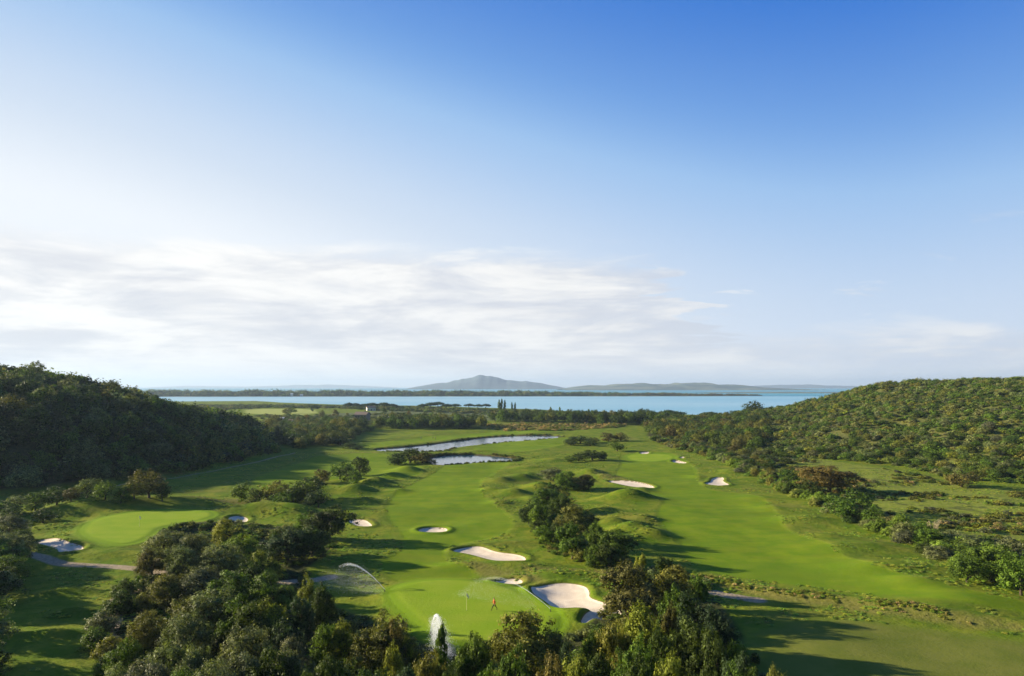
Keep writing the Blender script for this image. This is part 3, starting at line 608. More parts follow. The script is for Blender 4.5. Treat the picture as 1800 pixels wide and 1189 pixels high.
FR = [  # trees right of the near green
 (922,1082,120,8.5,'khaki','oak','broad olive-brown tree directly below the walking person'),(900,1130,60,8.5,'green','oak'),(998,1128,34,7.0,'blue','oak'),(1008,1146,76,8.5,'yellow','oak'),(960,1150,60,9,'brown','oak'),
 (1106,998,112,8.5,'brown','oak','biggest round brown tree overhanging the large white bunker'),(1187,1000,76,7.5,'khaki','oak'),(1165,984,52,6.5,'dark','oak'),(1125,980,26,6.5,'yellow','oak'),(1224,1013,36,5.5,'green','oak'),(1134,1064,86,8.5,'yellow','oak'),(1184,1070,38,8.0,'brown','oak'),
 (1082,1098,66,8.0,'khaki','oak'),(1040,1106,45,7.0,'green','oak'),(1212,1098,74,8.5,'dark','oak'),(1222,1055,80,7.5,'blue','oak'),(1176,1152,70,9.0,'yellow','oak'),(1262,1075,55,7.0,'blue','oak'),(1288,1128,48,8.0,'green','oak'),(1292,1150,66,8.5,'blue','oak'),(1245,1118,70,8.5,'dark','oak'),
 (1120,1120,70,9.0,'green','oak'),(1130,1165,80,9.5,'dark','oak'),(1060,1150,70,9.0,'dark','oak'),(1235,1165,60,9.0,'dark','oak'),(1195,1040,60,8,'green','oak'),(1290,1180,60,8.5,'green','oak'),(1362,1176,44,8.0,'khaki','oak'),(1160,1108,60,8.5,'dark','oak'),(1325,1185,50,8,'dark','oak')]
hero(FL, 'in the thicket beside the gravel path', 'trees of the left foreground thicket', 'olive', None)
hero(FC, 'in the wood below the sprinklers', 'trees at the foot of the central fairway', 'oak', None)
hero(FR, 'in the wood below the big bunker', 'trees around the big bunker', 'oak', None)
# trees hidden under the frame keep the wood closed and throw the shadows at the lower edge
FO = [(-30-i*6, y_, 110, 5.4 + (i*7 % 3)*.7, ['dark','green','olive'][i % 3], 'oak') for i, y_ in enumerate((935, 955, 985, 1010, 1050, 1085, 1130, 1175, 1230))]
hero(FO, 'along the shaded slope at the frame edge', 'trees shading the near slope', 'oak', None)
SH = [(219,1016,38,3.2,'dark','bush','upper of two round clipped-looking bushes beside the gravel path'),(212,1040,48,4.0,'dark','bush','dark bush just below the round one near the gravel path'),(249,1045,30,3.2,'khaki','bush','small khaki bush at the thicket edge between the two trails'),
 (181,1077,46,3.4,'grey','bush','grey-purple rounded bush on the sunlit slope'),(165,1110,44,3.0,'green','bush','low green bush below the grey-purple one'),(195,1120,40,3.0,'khaki','bush','khaki bush beside the sandy trail at the lower edge'),(190,1150,36,3.0,'green','bush','green bush beneath the khaki one by the sandy trail')]
hero(SH, '', 'bushes on the slope below the path', 'bush', None)
LR = [(0,885,50,4.2,'green'),(30,880,46,4.4,'olive'),(62,876,42,4.6,'green'),(100,869,46,4.8,'dark'),(125,880,30,3.6,'brown'),(152,865,46,5.2,'olive'),(185,873,34,4.6,'bright'),(212,876,34,4.2,'green'),(236,868,36,4.8,'khaki'),(262,848,58,7.4,'brown','mid','tallest brown-green tree ending the row behind the left green'),(285,868,26,4.6,'dark'),(20,895,44,4.0,'dark'),(75,895,40,3.6,'dark'),(-30,880,50,5,'dark')]
hero(LR, 'in the row behind the left green', 'trees behind the left green', 'mid', None)
LM = [(425,854,38,5.0,'green'),(448,862,30,4.2,'dark'),(482,848,52,6.0,'khaki'),(515,858,36,5.0,'dark'),(540,846,58,6.2,'dark'),(565,828,36,4.6,'brown'),(598,815,42,6.0,'green'),(632,807,42,6.6,'dark'),(622,832,30,4.6,'green'),(560,862,40,5.0,'blue'),(500,868,40,4.0,'green'),(612,824,30,5,'dark')]
hero(LM, 'in the clumps between the slope and the mounds', 'tree clumps left of the central fairway', 'mid', None)
CM = [(720,790,50,6.2,'dark'),(700,799,34,4.6,'dark'),(742,796,36,5.0,'brown'),(693,808,24,2.6,'green'),(580,767,32,4.4,'green'),(598,773,36,3.8,'dark'),(615,780,30,3.0,'dark'),(628,785,22,2.2,'blue'),(757,805,20,2.4,'dark')]
hero(CM, 'in the clumps by the ponds', 'tree clumps by the ponds', 'mid', None)
CS = [(972,823,40,4.6,'grey'),(995,830,46,5.8,'green'),(1027,833,42,5.0,'brown'),(957,858,66,6.8,'green'),(985,872,46,6.6,'dark'),(930,888,40,5.2,'dark'),(958,888,54,6.6,'green'),(990,905,40,6.2,'dark'),(1013,894,62,7.6,'khaki'),(1005,925,60,6.8,'green'),(957,928,40,3.6,'bright'),(1042,925,40,5.4,'green'),(1087,937,60,6.0,'green'),(1046,962,42,4.2,'green'),(1070,960,40,4.6,'dark'),(1022,955,46,4.0,'khaki'),(948,918,30,3.4,'dark')]
hero(CS, 'in the strip between the two fairways', 'trees of the strip between the fairways', 'oak', None)
CF = [(1020,767,44,4.4,'dark'),(1004,774,26,3.0,'dark'),(1038,775,26,3.0,'dark'),(1070,763,32,4.8,'brown'),(1092,763,28,4.8,'khaki'),(1085,779,28,4.6,'green'),(1045,770,20,3.2,'khaki'),(1041,793,42,4.6,'dark'),(1018,799,30,3.4,'dark'),(1003,804,24,2.8,'green'),(1062,797,14,3.8,'dark')]
hero(CF, 'in the dark clumps where the fairways end', 'dark clumps at the head of the fairways', 'mid', None)
RH = [(1458,823,96,8.0,'rust','oak','broad orange-brown tree crowning the hedge'),(1395,826,46,5.6,'green'),(1425,850,50,5.0,'dark'),(1502,866,60,6.0,'green'),(1480,880,50,5.0,'green'),(1742,958,92,6.4,'green','oak','broad bright green tree near the end of the hedge'),(1795,980,60,6.4,'green'),(1700,982,50,4.6,'green'),(1780,950,44,4.6,'grey'),(1690,830,50,5.2,'brown','mid','open-crowned brown tree at the foot of the scrub hill'),(1630,930,40,3.6,'green')]
hero(RH, 'along the hedge beside the meadow', 'larger trees of the hedge', 'mid', None)

# bare pale shrub
def bare_shrub(x, y, h, label):
    rng = random.Random(4); S = []
    for k in range(16):
        a = rng.uniform(0, 6.28); q = Vector((math.cos(a) * rng.uniform(.1, .45), math.sin(a) * rng.uniform(.1, .45), rng.uniform(.6, 1))); p = Vector((rng.uniform(-.04, .04), rng.uniform(-.04, .04), -0.02)); m = p.lerp(q, .5) + Vector((0, 0, .08)); S += [(p, m, .014, .010), (m, q, .010, .004)]
        for j in range(9):
            t = rng.uniform(.3, 1); b = m.lerp(q, t); a2 = rng.uniform(0, 6.28); S.append((b, b + Vector((math.cos(a2) * .12, math.sin(a2) * .12, rng.uniform(.05, .2))), .005, .002))
    z = float(terrain(np.array([x]), np.array([y]))[0]); r = bpy.data.objects.new('bare_shrub', None); COL.objects.link(r); r.location = (x, y, z); r.scale = (h, h, h)
    link('branches', tubes('branches', S, M_BARKPALE, 4), None, r)
    o = link('foliage', crown_mesh('foliage', 77, 10, 8, 6, .014, shape='dome', tuft_r=.06), None, r); o.color = (*TINT['khaki'], 1)
    tag(r, label, 'shrub')
bare_shrub(*g(1640, 955), 3.8, 'bare pale-stemmed shrub standing in the hedge above the rolling fairway')

# ------------------------------------------------------------------ scattering
def inside(P, x, y): return sdf_poly(np.asarray(P), np.asarray(x), np.asarray(y)) > 0
def jgrid(P, sp, seed, keepf=None):
    P = np.asarray(P); rng = np.random.RandomState(seed); lo, hi = P.min(0), P.max(0)
    gx, gy = np.meshgrid(np.arange(lo[0], hi[0], sp), np.arange(lo[1], hi[1], sp)); gx[1::2] += sp / 2
    x = gx.ravel() + rng.uniform(-.36, .36, gx.size) * sp; y = gy.ravel() + rng.uniform(-.36, .36, gx.size) * sp
    k = inside(P, x, y); x, y = x[k], y[k]
    if keepf is not None: k = keepf(x, y); x, y = x[k], y[k]
    return x, y, rng
def vis(x, y, z=0, m=0.06): return np.abs(x / y) < 0.75 + m
def pick_tint(rng, n, names, probs):
    c = np.array([TINT[k] for k in names]); i = rng.choice(len(names), n, p=probs); v = rng.uniform(0.78, 1.25, (n, 1)); return i, c[i] * v * rng.uniform(.93, 1.07, (n, 3))

def mass(name, label, x, y, w, h, tint, protos, rng, sink=0.25):
    n = len(x); z = terrain(x, y) - sink
    me = bpy.data.meshes.new(name); me.vertices.add(n); me.vertices.foreach_set('co', np.stack([x, y, z], 1).astype(np.float32).ravel())
    a = me.attributes.new('scl', 'FLOAT_VECTOR', 'POINT'); a.data.foreach_set('vector', np.stack([w, w, h], 1).astype(np.float32).ravel())
    a = me.attributes.new('rot', 'FLOAT_VECTOR', 'POINT'); a.data.foreach_set('vector', np.stack([np.zeros(n), np.zeros(n), rng.uniform(0, 6.28, n)], 1).astype(np.float32).ravel())
    a = me.attributes.new('tint', 'FLOAT_COLOR', 'POINT'); a.data.foreach_set('color', np.column_stack([tint, np.ones(n)]).astype(np.float32).ravel())
    a = me.attributes.new('pid', 'INT', 'POINT'); a.data.foreach_set('value', rng.randint(0, len(protos), n).astype(np.int32))
    o = link(name, me); col = bpy.data.collections.new(name + '_sources')
    for k, (c, t) in enumerate(protos):
        m2 = c.copy(); m2.materials.clear(); m2.materials.append(M_LEAFI); po = bpy.data.objects.new(f'source_{k:02d}', m2); col.objects.link(po)
    ng = bpy.data.node_groups.new(name, 'GeometryNodeTree'); ng.interface.new_socket('Geometry', in_out='INPUT', socket_type='NodeSocketGeometry'); ng.interface.new_socket('Geometry', in_out='OUTPUT', socket_type='NodeSocketGeometry')
    gi = ng.nodes.new('NodeGroupInput'); go = ng.nodes.new('NodeGroupOutput'); ip = ng.nodes.new('GeometryNodeInstanceOnPoints'); ci = ng.nodes.new('GeometryNodeCollectionInfo')
    ci.inputs['Collection'].default_value = col; ci.inputs['Separate Children'].default_value = True; ci.inputs['Reset Children'].default_value = True
    def na(nm, dt): q = ng.nodes.new('GeometryNodeInputNamedAttribute'); q.data_type = dt; q.inputs['Name'].default_value = nm; return q.outputs['Attribute']
    L = ng.links.new; L(gi.outputs[0], ip.inputs['Points']); L(ci.outputs[0], ip.inputs['Instance']); ip.inputs['Pick Instance'].default_value = True
    L(na('pid', 'INT'), ip.inputs['Instance Index']); L(na('rot', 'FLOAT_VECTOR'), ip.inputs['Rotation']); L(na('scl', 'FLOAT_VECTOR'), ip.inputs['Scale']); L(ip.outputs[0], go.inputs[0])
    md = o.modifiers.new('scatter', 'NODES'); md.node_group = ng
    return tag(o, label, kind='stuff')

def region_trees(name, cat, P, sp, seed, hr, wr, names, probs, kind, label, group, n_ind, massname, masslabel, keepf=None, nearkind=None, tintvar=True):
    x, y, rng = jgrid(P, sp, seed, keepf); n = len(x)
    k = vis(x, y, 0, 0.25); x, y = x[k], y[k]; n = len(x)
    u = rng.uniform(0, 1, n) ** 1.5; h = hr[0] + (hr[1] - hr[0]) * np.clip(u + rng.uniform(-.12, .12, n), 0, 1); w = wr[0] + (wr[1] - wr[0]) * u; i, c = pick_tint(rng, n, names, probs)
    v = np.abs(x / y) < 0.74; size = np.where(v, w / y, 0); order = np.argsort(-size); ind = order[:n_ind]; rest = order[n_ind:]
    for j in ind: put(kind, name, x[j], y[j], h[j], w[j], tuple(c[j]), label.format(tw=TW[names[i[j]]]), cat, group, parts=False)
    if len(rest) and massname: mass(massname, masslabel, x[rest], y[rest], w[rest], h[rest], c[rest], PRO['far'], rng)
    return n

LH = [(-90+0,0),]
LHP = np.array([(-150,196),(-136,207),(-125,228),(-119,254),(-114,285),(-112,326),(-130,374),(-156,428),(-200,495),(-330,560),(-520,560),(-520,200),(-260,150),(-190,166)], float)
region_trees('hill_tree', 'tree', LHP, 5.2, 5, (4.0, 9.5), (4.6, 11.5), ['dark', 'green', 'olive', 'khaki', 'blue', 'brown'], [.40, .26, .10, .12, .11, .01], 'mid',
             '{tw} rounded evergreen tree in the shaded wood on the left hillside', 'evergreens on the shaded left hill', 60, 'hillside_woodland', 'dense shaded evergreen wood covering the left hill')
RHP = np.array([(116,307),(140,287),(155,266),(150,232),(168,214),(210,196),(320,170),(620,260),(620,620),(250,700),(172,610),(150,520),(120,470),(112,360)], float)
region_trees('maquis_shrub', 'shrub', RHP, 3.4, 6, (1.2, 4.0), (2.4, 6.2), ['dark', 'green', 'olive', 'khaki', 'brown', 'yellow', 'grey'], [.20, .38, .16, .18, .0, .02, .06], 'mid',
             '{tw} low rounded shrub on the scrub-covered right hillside', 'shrubs on the scrub hill', 90, 'hillside_scrub', 'dense low scrub covering the right hill', lambda x, y: vn(x, y, 13, 31) + vn(x, y, 6, 32) * .6 > -0.52)
# wood between the hill and the lagoon
def band(P, sp, seed, hr, wr, names, probs, kind, nm, cat, fmt, group, parts=False, nmax=999, mname=None, mlabel=None, clear=True):
    x, y, rng = jgrid(P, sp, seed); k = (np.abs(x / y) < 0.80) & ~(clear & (np.abs(x / y * F + 900 - 638) < 27) & (y > 500) & (y < 640)); x, y = x[k], y[k]; n = len(x); i, c = pick_tint(rng, n, names, probs)
    o = np.argsort(y); keep, rest = o[:nmax], o[nmax:]; cnt = {}
    if len(rest): mass(mname, mlabel, x[rest], y[rest], rng.uniform(*wr, len(rest)), rng.uniform(*hr, len(rest)), c[rest], PRO['mid'], rng)
    for j in keep[np.argsort((x / y)[keep])]:
        t = names[i[j]]; q = cnt.get(t, 0); cnt[t] = q + 1
        put(kind, nm, x[j], y[j], rng.uniform(*hr), rng.uniform(*wr), tuple(c[j]), fmt.format(tw=TW[t], o=ordn(q)), cat, group, parts)
    return n
NT = {}
NT['rightwood'] = band(smooth_closed(gs([(1225,742),(1330,745),(1350,770),(1345,798),(1290,795),(1200,775),(1140,768),(1130,752)]), 1), 7.5, 7, (5.5, 8.5), (7, 10.5), ['dark','green','khaki','brown'], [.33,.34,.28,.05], 'mid', 'oak_tree', 'tree', '{o} {tw} tree from the left in the wood beneath the scrub hill', 'trees of the wood beneath the scrub hill', False, 34, 'wood_beneath_hill', 'farther trees of the wood beneath the scrub hill')
NT['belt1'] = band(smooth_closed(gs([(560,772),(640,757),(700,756),(840,757),(858,752),(780,747),(690,748),(640,752),(585,762)]), 1), 8.0, 8, (7.5, 11.5), (8, 12), ['dark','green','khaki','brown','blue'], [.42,.26,.18,.04,.10], 'mid', 'oak_tree', 'tree', '{o} {tw} tree from the left in the belt behind the far green', 'trees of the belt behind the far green', False, 34, 'belt_trees', 'farther trees of the belt behind the far green')
NT['belt2'] = band(smooth_closed(gs([(850,744),(1000,746),(1130,750),(1190,748),(1190,741),(1000,741),(860,739.5)]), 1), 9.5, 9, (8.5, 12), (9, 13), ['dark','green','khaki','blue'], [.45,.25,.15,.15], 'mid', 'oak_tree', 'tree', '{o} {tw} tree from the left in the lagoon-side belt', 'trees of the belt before the lagoon', False, 40, 'lagoon_belt_trees', 'farther trees of the belt before the lagoon')
NT['foot'] = band(smooth_closed(gs([(478,765),(492,788),(515,797),(560,787),(592,786),(612,778),(640,765),(600,757),(540,762)]), 1), 6.2, 18, (4.0, 8.0), (6.5, 10), ['dark','green','khaki','olive','blue'], [.36,.22,.2,.1,.12], 'mid', 'oak_tree', 'tree', '{o} {tw} tree from the left in the thicket off the left hill', 'trees of the thicket at the foot of the left hill', False, 40, 'thicket_trees', 'farther trees of the thicket at the foot of the left hill')
NT['orchard'] = band(smooth_closed(gs([(500,760),(560,772),(600,758),(650,752),(620,745),(560,742),(490,745)]), 1), 8.5, 10, (3.5, 6.5), (5, 8.5), ['green','khaki','olive','brown','dark'], [.34,.26,.24,.03,.13], 'mid', 'orchard_tree', 'tree', '{o} {tw} tree from the left in the farmhouse gardens', 'garden trees before the farmhouse', False, 40, 'garden_trees', 'farther garden trees around the farmhouse')

# clumps of distant umbrella pines and poplars
PN = [(612,707,13),(626,708,12),(640,709,14),(655,707.5,18),(675,707,17),(690,709,13),(745,709,14),(757,706.5,17),(770,706,18),(785,709,16),(800,709,15),(824,711,14),(840,712,12),(854,712,12)]
for i, (px, yt, wp) in enumerate(PN):
    D = 960 + (i % 3) * 18; h = H - (yt - HOR) * D / F
    x = (px - 900) / F * D; put('pine', 'umbrella_pine', x, D, max(h, 8) * 1.05, wp * D / F * 1.45, 'blue', f'dark flat-topped umbrella pine, {ordn(i)} from the left at the lagoon shore', 'umbrella pine', 'umbrella pines at the lagoon shore', True)
PR = [(1150,722,46,9),(1180,718,50,9.5),(1222,727,60,9),(1250,722,44,9),(1325,712,44,13),(1300,727,30,9),(1200,733,60,9),(1282,740,46,8),(1345,722,40,9)]
for i, (px, yt, wp, h) in enumerate(PR):
    D = F * (H - h) / (yt - HOR); D = min(D, 640)
    put('mid' if i in (4, 7) else 'pine', 'umbrella_pine' if i not in (4, 7) else 'oak_tree', (px - 900) / F * D, D, (H - (yt - HOR) * D / F), wp * D / F, ['green','dark','khaki','dark','dark','green','khaki','rust','green'][i], f'broad pale-topped tree, {ordn(i)} from the left in the group before the right hill', 'umbrella pine' if i not in (4, 7) else 'tree', 'broad trees before the right hill', True)
PP = [(877,703,5),(881,702,6),(887,704,5),(900,708,4),(905,708,4),(853,716,4),(1035,718,4),(1040,719,4),(1047,718,4),(968,716,4),(984,716,4)]
for i, (px, yt, wp) in enumerate(PP):
    D = 880; put('poplar', 'poplar_tree', (px - 900) / F * D, D, H - (yt - HOR) * D / F, wp * D / F * 1.6, 'green', f'slender upright poplar, {ordn(i)} from the left above the lagoon-side trees', 'poplar', 'slender poplars before the lagoon', True)
SG = [(505,718,26,'khaki'),(515,716,18,'green'),(555,711,14,'blue'),(549,713,10,'blue'),(566,722,14,'grey'),(590,720,16,'brown'),(476,735,30,'khaki'),(488,728,24,'khaki'),(540,728,14,'rust'),(676,718,12,'dark'),(718,722,12,'rust'),(695,735,22,'dark'),(605,735,20,'green'),(574,730,20,'green'),(735,730,30,'green'),(760,732,26,'brown'),(790,734,26,'dark'),(810,736,26,'brown')]
for i, (px, yt, wp, t) in enumerate(SG):
    h = 8.0; D = F * (H - h) / (yt - HOR)
    put('mid', 'oak_tree', (px - 900) / F * D, D, h, wp * D / F, t, f'{TW[t]} tree, {ordn(i)} from the left among those standing around the fields', 'tree', 'single trees around the fields', False)

NT['yard'] = band(smooth_closed(gs([(615,748),(662,747),(668,757),(640,764),(618,762)]), 1), 5.5, 28, (2.5, 3.8), (4.5, 7), ['green','khaki','dark','olive'], [.35,.3,.2,.15], 'mid', 'garden_bush', 'shrub', '{o} {tw} low bush from the left in front of the farmhouse', 'low bushes in front of the farmhouse', False, 60, 'yard_bushes', 'more bushes', False)
# hedge beside the right fairway
HEDGE = smooth_open(gs([(1150,778),(1200,788),(1260,812),(1330,842),(1385,872),(1440,900),(1510,928),(1590,958),(1660,985),(1720,1015),(1800,1045),(1900,1090)]), 2)
def along(P, sp, seed, wid, hr, wr, names, probs, kind, nm, cat, fmt, group, shift=0.0, far=None):
    P = np.asarray(P); d = np.r_[0, np.cumsum(np.hypot(*np.diff(P, axis=0).T))]; rng = np.random.RandomState(seed); s = np.arange(0, d[-1], sp); n = len(s)
    x = np.interp(s, d, P[:, 0]); y = np.interp(s, d, P[:, 1]); x += rng.uniform(-wid, wid, n) + shift; y += rng.uniform(-wid, wid, n); i, c = pick_tint(rng, n, names, probs); cnt = {}
    for j in range(n):
        if not abs(x[j] / y[j]) < 0.8: continue
        t = names[i[j]]; q = cnt.get(t, 0); cnt[t] = q + 1
        put(kind, nm, x[j], y[j], rng.uniform(*hr), rng.uniform(*wr), tuple(c[j]), fmt.format(tw=TW[t], o=ordn(q)), cat, group, False)
    return n
NT['hedge'] = along(HEDGE, 1.8, 11, 3.0, (1.8, 4.4), (3.2, 6.0), ['green','bright','khaki','dark','grey','olive'], [.3,.2,.15,.15,.08,.12], 'bush', 'shrub', 'shrub', '{o} {tw} bush from the far end of the hedge', 'bushes of the hedge beside the bright fairway', 1.5)
HB = smooth_open(gs([(1500,915),(1570,938),(1640,962),(1700,985),(1760,1008),(1840,1035),(1960,1080)]), 2)
NT['hedge3'] = along(HB, 2.6, 15, 2.0, (3.0, 4.8), (4.6, 7.0), ['green','bright','olive','dark'], [.45,.2,.2,.15], 'bush', 'shrub', 'shrub', '{o} tall {tw} bush from the far end of the wider hedge part', 'tall bushes in the wider part of the hedge', 2.5)
NT['hedge2'] = along(HEDGE, 3.4, 12, 2.5, (1.4, 2.6), (3.0, 5.0), ['khaki','dark','grey','brown'], [.35,.25,.2,.2], 'bush', 'shrub', 'shrub', '{o} {tw} bush from the far end on the meadow side of the hedge', 'bushes on the meadow side of the hedge', 8.0)
# thickening of the hedge toward the scrub hill
region_trees('maquis_shrub', 'shrub', smooth_closed(gs([(1130,768),(1230,778),(1310,798),(1420,812),(1330,838),(1250,808),(1180,790)]), 1), 4.2, 13, (1.6, 3.6), (3.6, 6.0), ['dark','green','khaki','brown','grey'], [.25,.2,.3,.1,.15], 'mid', '{tw} low scrub bush between the bright fairway and the right wood', 'scrub bushes between fairway and wood', 40, 'scrub', 'low scrub between the bright fairway and the right wood')
# small bushes dotted over the meadow
x, y, rng = jgrid(MEADOW, 1.9, 14, lambda x, y: (vn(x, y, 14, 21) + .8 * vn(x, y, 5, 22) > 0.06) & (np.abs(x / y) < 0.85))
i, c = pick_tint(rng, len(x), ['khaki','green','grey','yellow','straw'], [.32,.2,.13,.28,.07]); u = rng.uniform(0, 1, len(x)) ** 2.5
mass('meadow_scrub', 'scattered low tufts and bushes in the meadow below the scrub hill', x, y, .5 + 3.0 * u, .2 + 1.5 * u, c * (1.25 - .55 * u[:, None]), PRO['far'], rng, 0.05)
# tall grass on the berm
d = np.r_[0, np.cumsum(np.hypot(*np.diff(BERM, axis=0).T))]; rng = np.random.RandomState(3); n = 900; s = rng.uniform(0, d[-1], n)
x = np.interp(s, d, BERM[:, 0]) + rng.normal(size=n) * .9; y = np.interp(s, d, BERM[:, 1]) + rng.normal(size=n) * 1.0; i, c = pick_tint(rng, n, ['khaki','bright','yellow','straw'], [.3,.3,.3,.1]); kk = vn(x, y, 6, 12) > -.12; x, y, c, n = x[kk], y[kk], c[kk] * 1.25, int(kk.sum())
mass('tall_grass', 'strip of tall rough grass along the edge of the lower fairway', x, y, rng.uniform(.35, 1.1, n), rng.uniform(.15, .5, n), c, PRO['far'], rng, 0.05)
# tussocks over the unmown rough
rng = np.random.RandomState(77); n = 70000; D_ = 70 + 260 * rng.uniform(0, 1, n) ** 1.2; x = rng.uniform(-.8, .8, n) * D_; y = D_
kk = np.ones(n, bool)
for P in FAIR: kk &= sdf_in(P, x, y) < 0.6
for P in GREEN: kk &= sdf_in(P, x, y) < -3.0
for P in BUNKP + POND: kk &= sdf_in(P, x, y) < 0.3
for P, w_ in PATHP: kk &= sdf_line(P, x, y, w_) < 0.2
kk &= (vn(x, y, 7, 50) + .6 * vn(x, y, 2.5, 51) > 0.10) & (hill(x, y) < 1) & (shore(x, y) > 30)
x, y = x[kk], y[kk]; n = len(x); i, c = pick_tint(rng, n, ['bright', 'yellow', 'khaki', 'green'], [.5, .35, .05, .1]); c = c * 1.7
mass('rough_grass', 'tussocks of longer grass in the unmown rough', x, y, rng.uniform(.3, 1.1, n), rng.uniform(.08, .30, n), c, PRO['far'][:2], rng, 0.04)
# rough vegetation at the feet of the clumps
def skirt(name, label, P, n, seed, wr, hr, names, probs):
    P = np.asarray(P); rng = np.random.RandomState(seed); lo, hi = P.min(0), P.max(0); x = rng.uniform(lo[0], hi[0], n * 3); y = rng.uniform(lo[1], hi[1], n * 3); k = inside(P, x, y); x, y = x[k][:n], y[k][:n]
    i, c = pick_tint(rng, len(x), names, probs); mass(name, label, x, y, rng.uniform(*wr, len(x)), rng.uniform(*hr, len(x)), c, PRO['far'], rng, 0.06)
skirt('undergrowth', 'weeds and low growth at the foot of the tree strip between the fairways', smooth_closed(gs([(940,905),(935,960),(985,990),(1060,1008),(1110,1005),(1100,985),(1050,960),(1020,900),(990,860),(960,860)]), 2), 700, 31, (.6, 2.0), (.3, 1.0), ['green','khaki','yellow','bright'], [.35,.3,.2,.15])
skirt('forest_floor_plants', 'undergrowth beneath the foreground wood', WOODF, 900, 32, (1.2, 3.2), (.6, 1.8), ['green','dark','khaki','olive'], [.3,.35,.2,.15])
skirt('reeds', 'dry reeds and yellow scrub behind the long pond', smooth_closed(gs([(850,759),(1000,759),(1100,752),(1100,747),(860,746)]), 1), 500, 33, (2, 5), (1.0, 2.6), ['straw','khaki','green','yellow'], [.35,.35,.15,.15])
skirt('shore_scrub', 'low scrub and reeds on the lagoon shore', np.array(smooth_closed(gs([(280,720),(330,714),(480,713),(620,716),(740,718),(900,723),(1100,730),(1250,738),(1250,742),(900,731),(640,722),(600,718.5),(430,718),(300,733)]), 1)), 2200, 34, (5, 13), (1.6, 4.5), ['dark','green','khaki','blue','olive'], [.3,.2,.25,.1,.15])
skirt('plain_hedgerows', 'hedgerows and bushes on the plain between the fields', np.array(smooth_closed(gs([(380,740),(440,731),(560,731),(700,728),(850,732),(850,738),(700,744),(560,745),(500,760),(430,760)]), 1)), 520, 35, (4, 9), (1.0, 2.8), ['dark','green','khaki','olive','brown'], [.3,.25,.2,.15,.1])
# reeds along the pond banks
for q, P in enumerate(POND):
    rng = np.random.RandomState(40 + q); n = 420 if q == 0 else 260; k = rng.randint(0, len(P), n); nr = P[k] - P.mean(0); nr /= np.linalg.norm(nr, axis=1, keepdims=True)
    pts = P[k] + rng.uniform(-.5, .5, (n, 2)) * 2 + nr * rng.uniform(0.2, 1.6, (n, 1)); kk = vn(pts[:, 0], pts[:, 1], 9, 8) > -0.15; pts = pts[kk]; i, c = pick_tint(rng, len(pts), ['dark','khaki','green','brown'], [.4,.3,.2,.1])
    mass('pond_reeds', ['dark reeds fringing the long pond', 'dark reeds fringing the small blue pond'][q], pts[:, 0], pts[:, 1], rng.uniform(1.0, 2.4, len(pts)), rng.uniform(.4, 1.3, len(pts)), c, PRO['far'], rng, 0.15)

# ------------------------------------------------------------------ spit, far coast and islands
def ridge(name, label, prof, D, depth, mat, rough=0.12, seed=1, base=-3.0):
    """prof: (px, py of skyline); a hill range standing at distance D with real depth"""
    px = np.array([p[0] for p in prof], float); hz = np.array([H + (HOR - p[1]) * D / F for p in prof]); n = 220; m = 26
    X = np.linspace(px[0], px[-1], n); hh = np.interp(X, px, hz); hh = hh + (vn(X, X * 0, 17, seed) + .6 * vn(X, X * 0, 7, seed + 2)) * np.clip(hh - H, 0, None) * .28; x = (X - 900) / F * D; t = np.linspace(-1, 1, m)
    XX = np.repeat(x[:, None], m, 1); YY = D + t[None, :] * depth + np.zeros((n, 1)); env = (1 - np.abs(t) ** 1.6)[None, :]
    sc_ = max(hh.max(), 30) * 1.0
    Z = base + (hh[:, None] - base) * env * (1 + rough * 2.0 * vn(XX, YY, depth * 0.22, seed) * (1 - env * 0.8)) + vn(XX, YY, depth * 0.12, seed + 3) * rough * sc_ * env * 0.35
    i = np.arange(n * m).reshape(n, m); q = np.stack([i[:-1, :-1], i[1:, :-1], i[1:, 1:], i[:-1, 1:]], -1).reshape(-1, 4)
    return tag(link(name, mesh_np(name, np.stack([XX.ravel(), YY.ravel(), Z.ravel()], 1), q, smooth=True), mat), label, kind='structure')
def far_mat(name, a, b, scale):
    m, nt = newmat(name); geo = nd(nt, 'ShaderNodeNewGeometry'); n = noise(nt, scale, 5, 0.6, geo.outputs['Position']); outp(nt, principled(nt, mix(nt, sstep(nt, n, .4, .6), a, b), .9, .1)); return m
M_HAZEHILL = far_mat('far_hills_haze_tint', (0.075, 0.115, 0.130), (0.110, 0.150, 0.160), 0.004)  # bluish grey base: part of the distance haze is painted into the colour
M_COAST = far_mat('coast_hills', (0.075, 0.115, 0.105), (0.17, 0.20, 0.15), 0.003)
ridge('island', 'bluish island mountain on the horizon', [(728,681.5),(745,678),(765,674.5),(785,672.5),(800,668),(815,663.5),(832,661),(855,661.5),(872,665),(890,669),(910,670),(925,671),(945,673),(965,677),(990,681.5)], 9500, 900, M_HAZEHILL, 0.14, 1)
ridge('coast_hills', 'long low range of hazy green hills on the far coast', [(985,684),(1010,680),(1035,677.5),(1065,677.5),(1090,675),(1110,675),(1126,672.5),(1145,675),(1170,675.5),(1185,673),(1215,673.5),(1240,673),(1255,676.5),(1290,676.5),(1315,679),(1345,682),(1400,684)], 7000, 800, M_COAST, 0.14, 2)
ridge('distant_hills', 'faintest pale hills at the far end of the coast', [(1290,680.5),(1330,678),(1390,676.5),(1420,676),(1450,678),(1500,679),(1600,680),(1700,681)], 14000, 900, M_HAZEHILL, 0.1, 3)
ridge('faint_mountains', 'barely visible pale mountains over the open sea', [(280,681),(330,678.5),(370,679),(430,680),(470,679),(520,677),(580,676.5),(640,678.5),(690,681)], 21000, 1200, M_HAZEHILL, 0.1, 4)
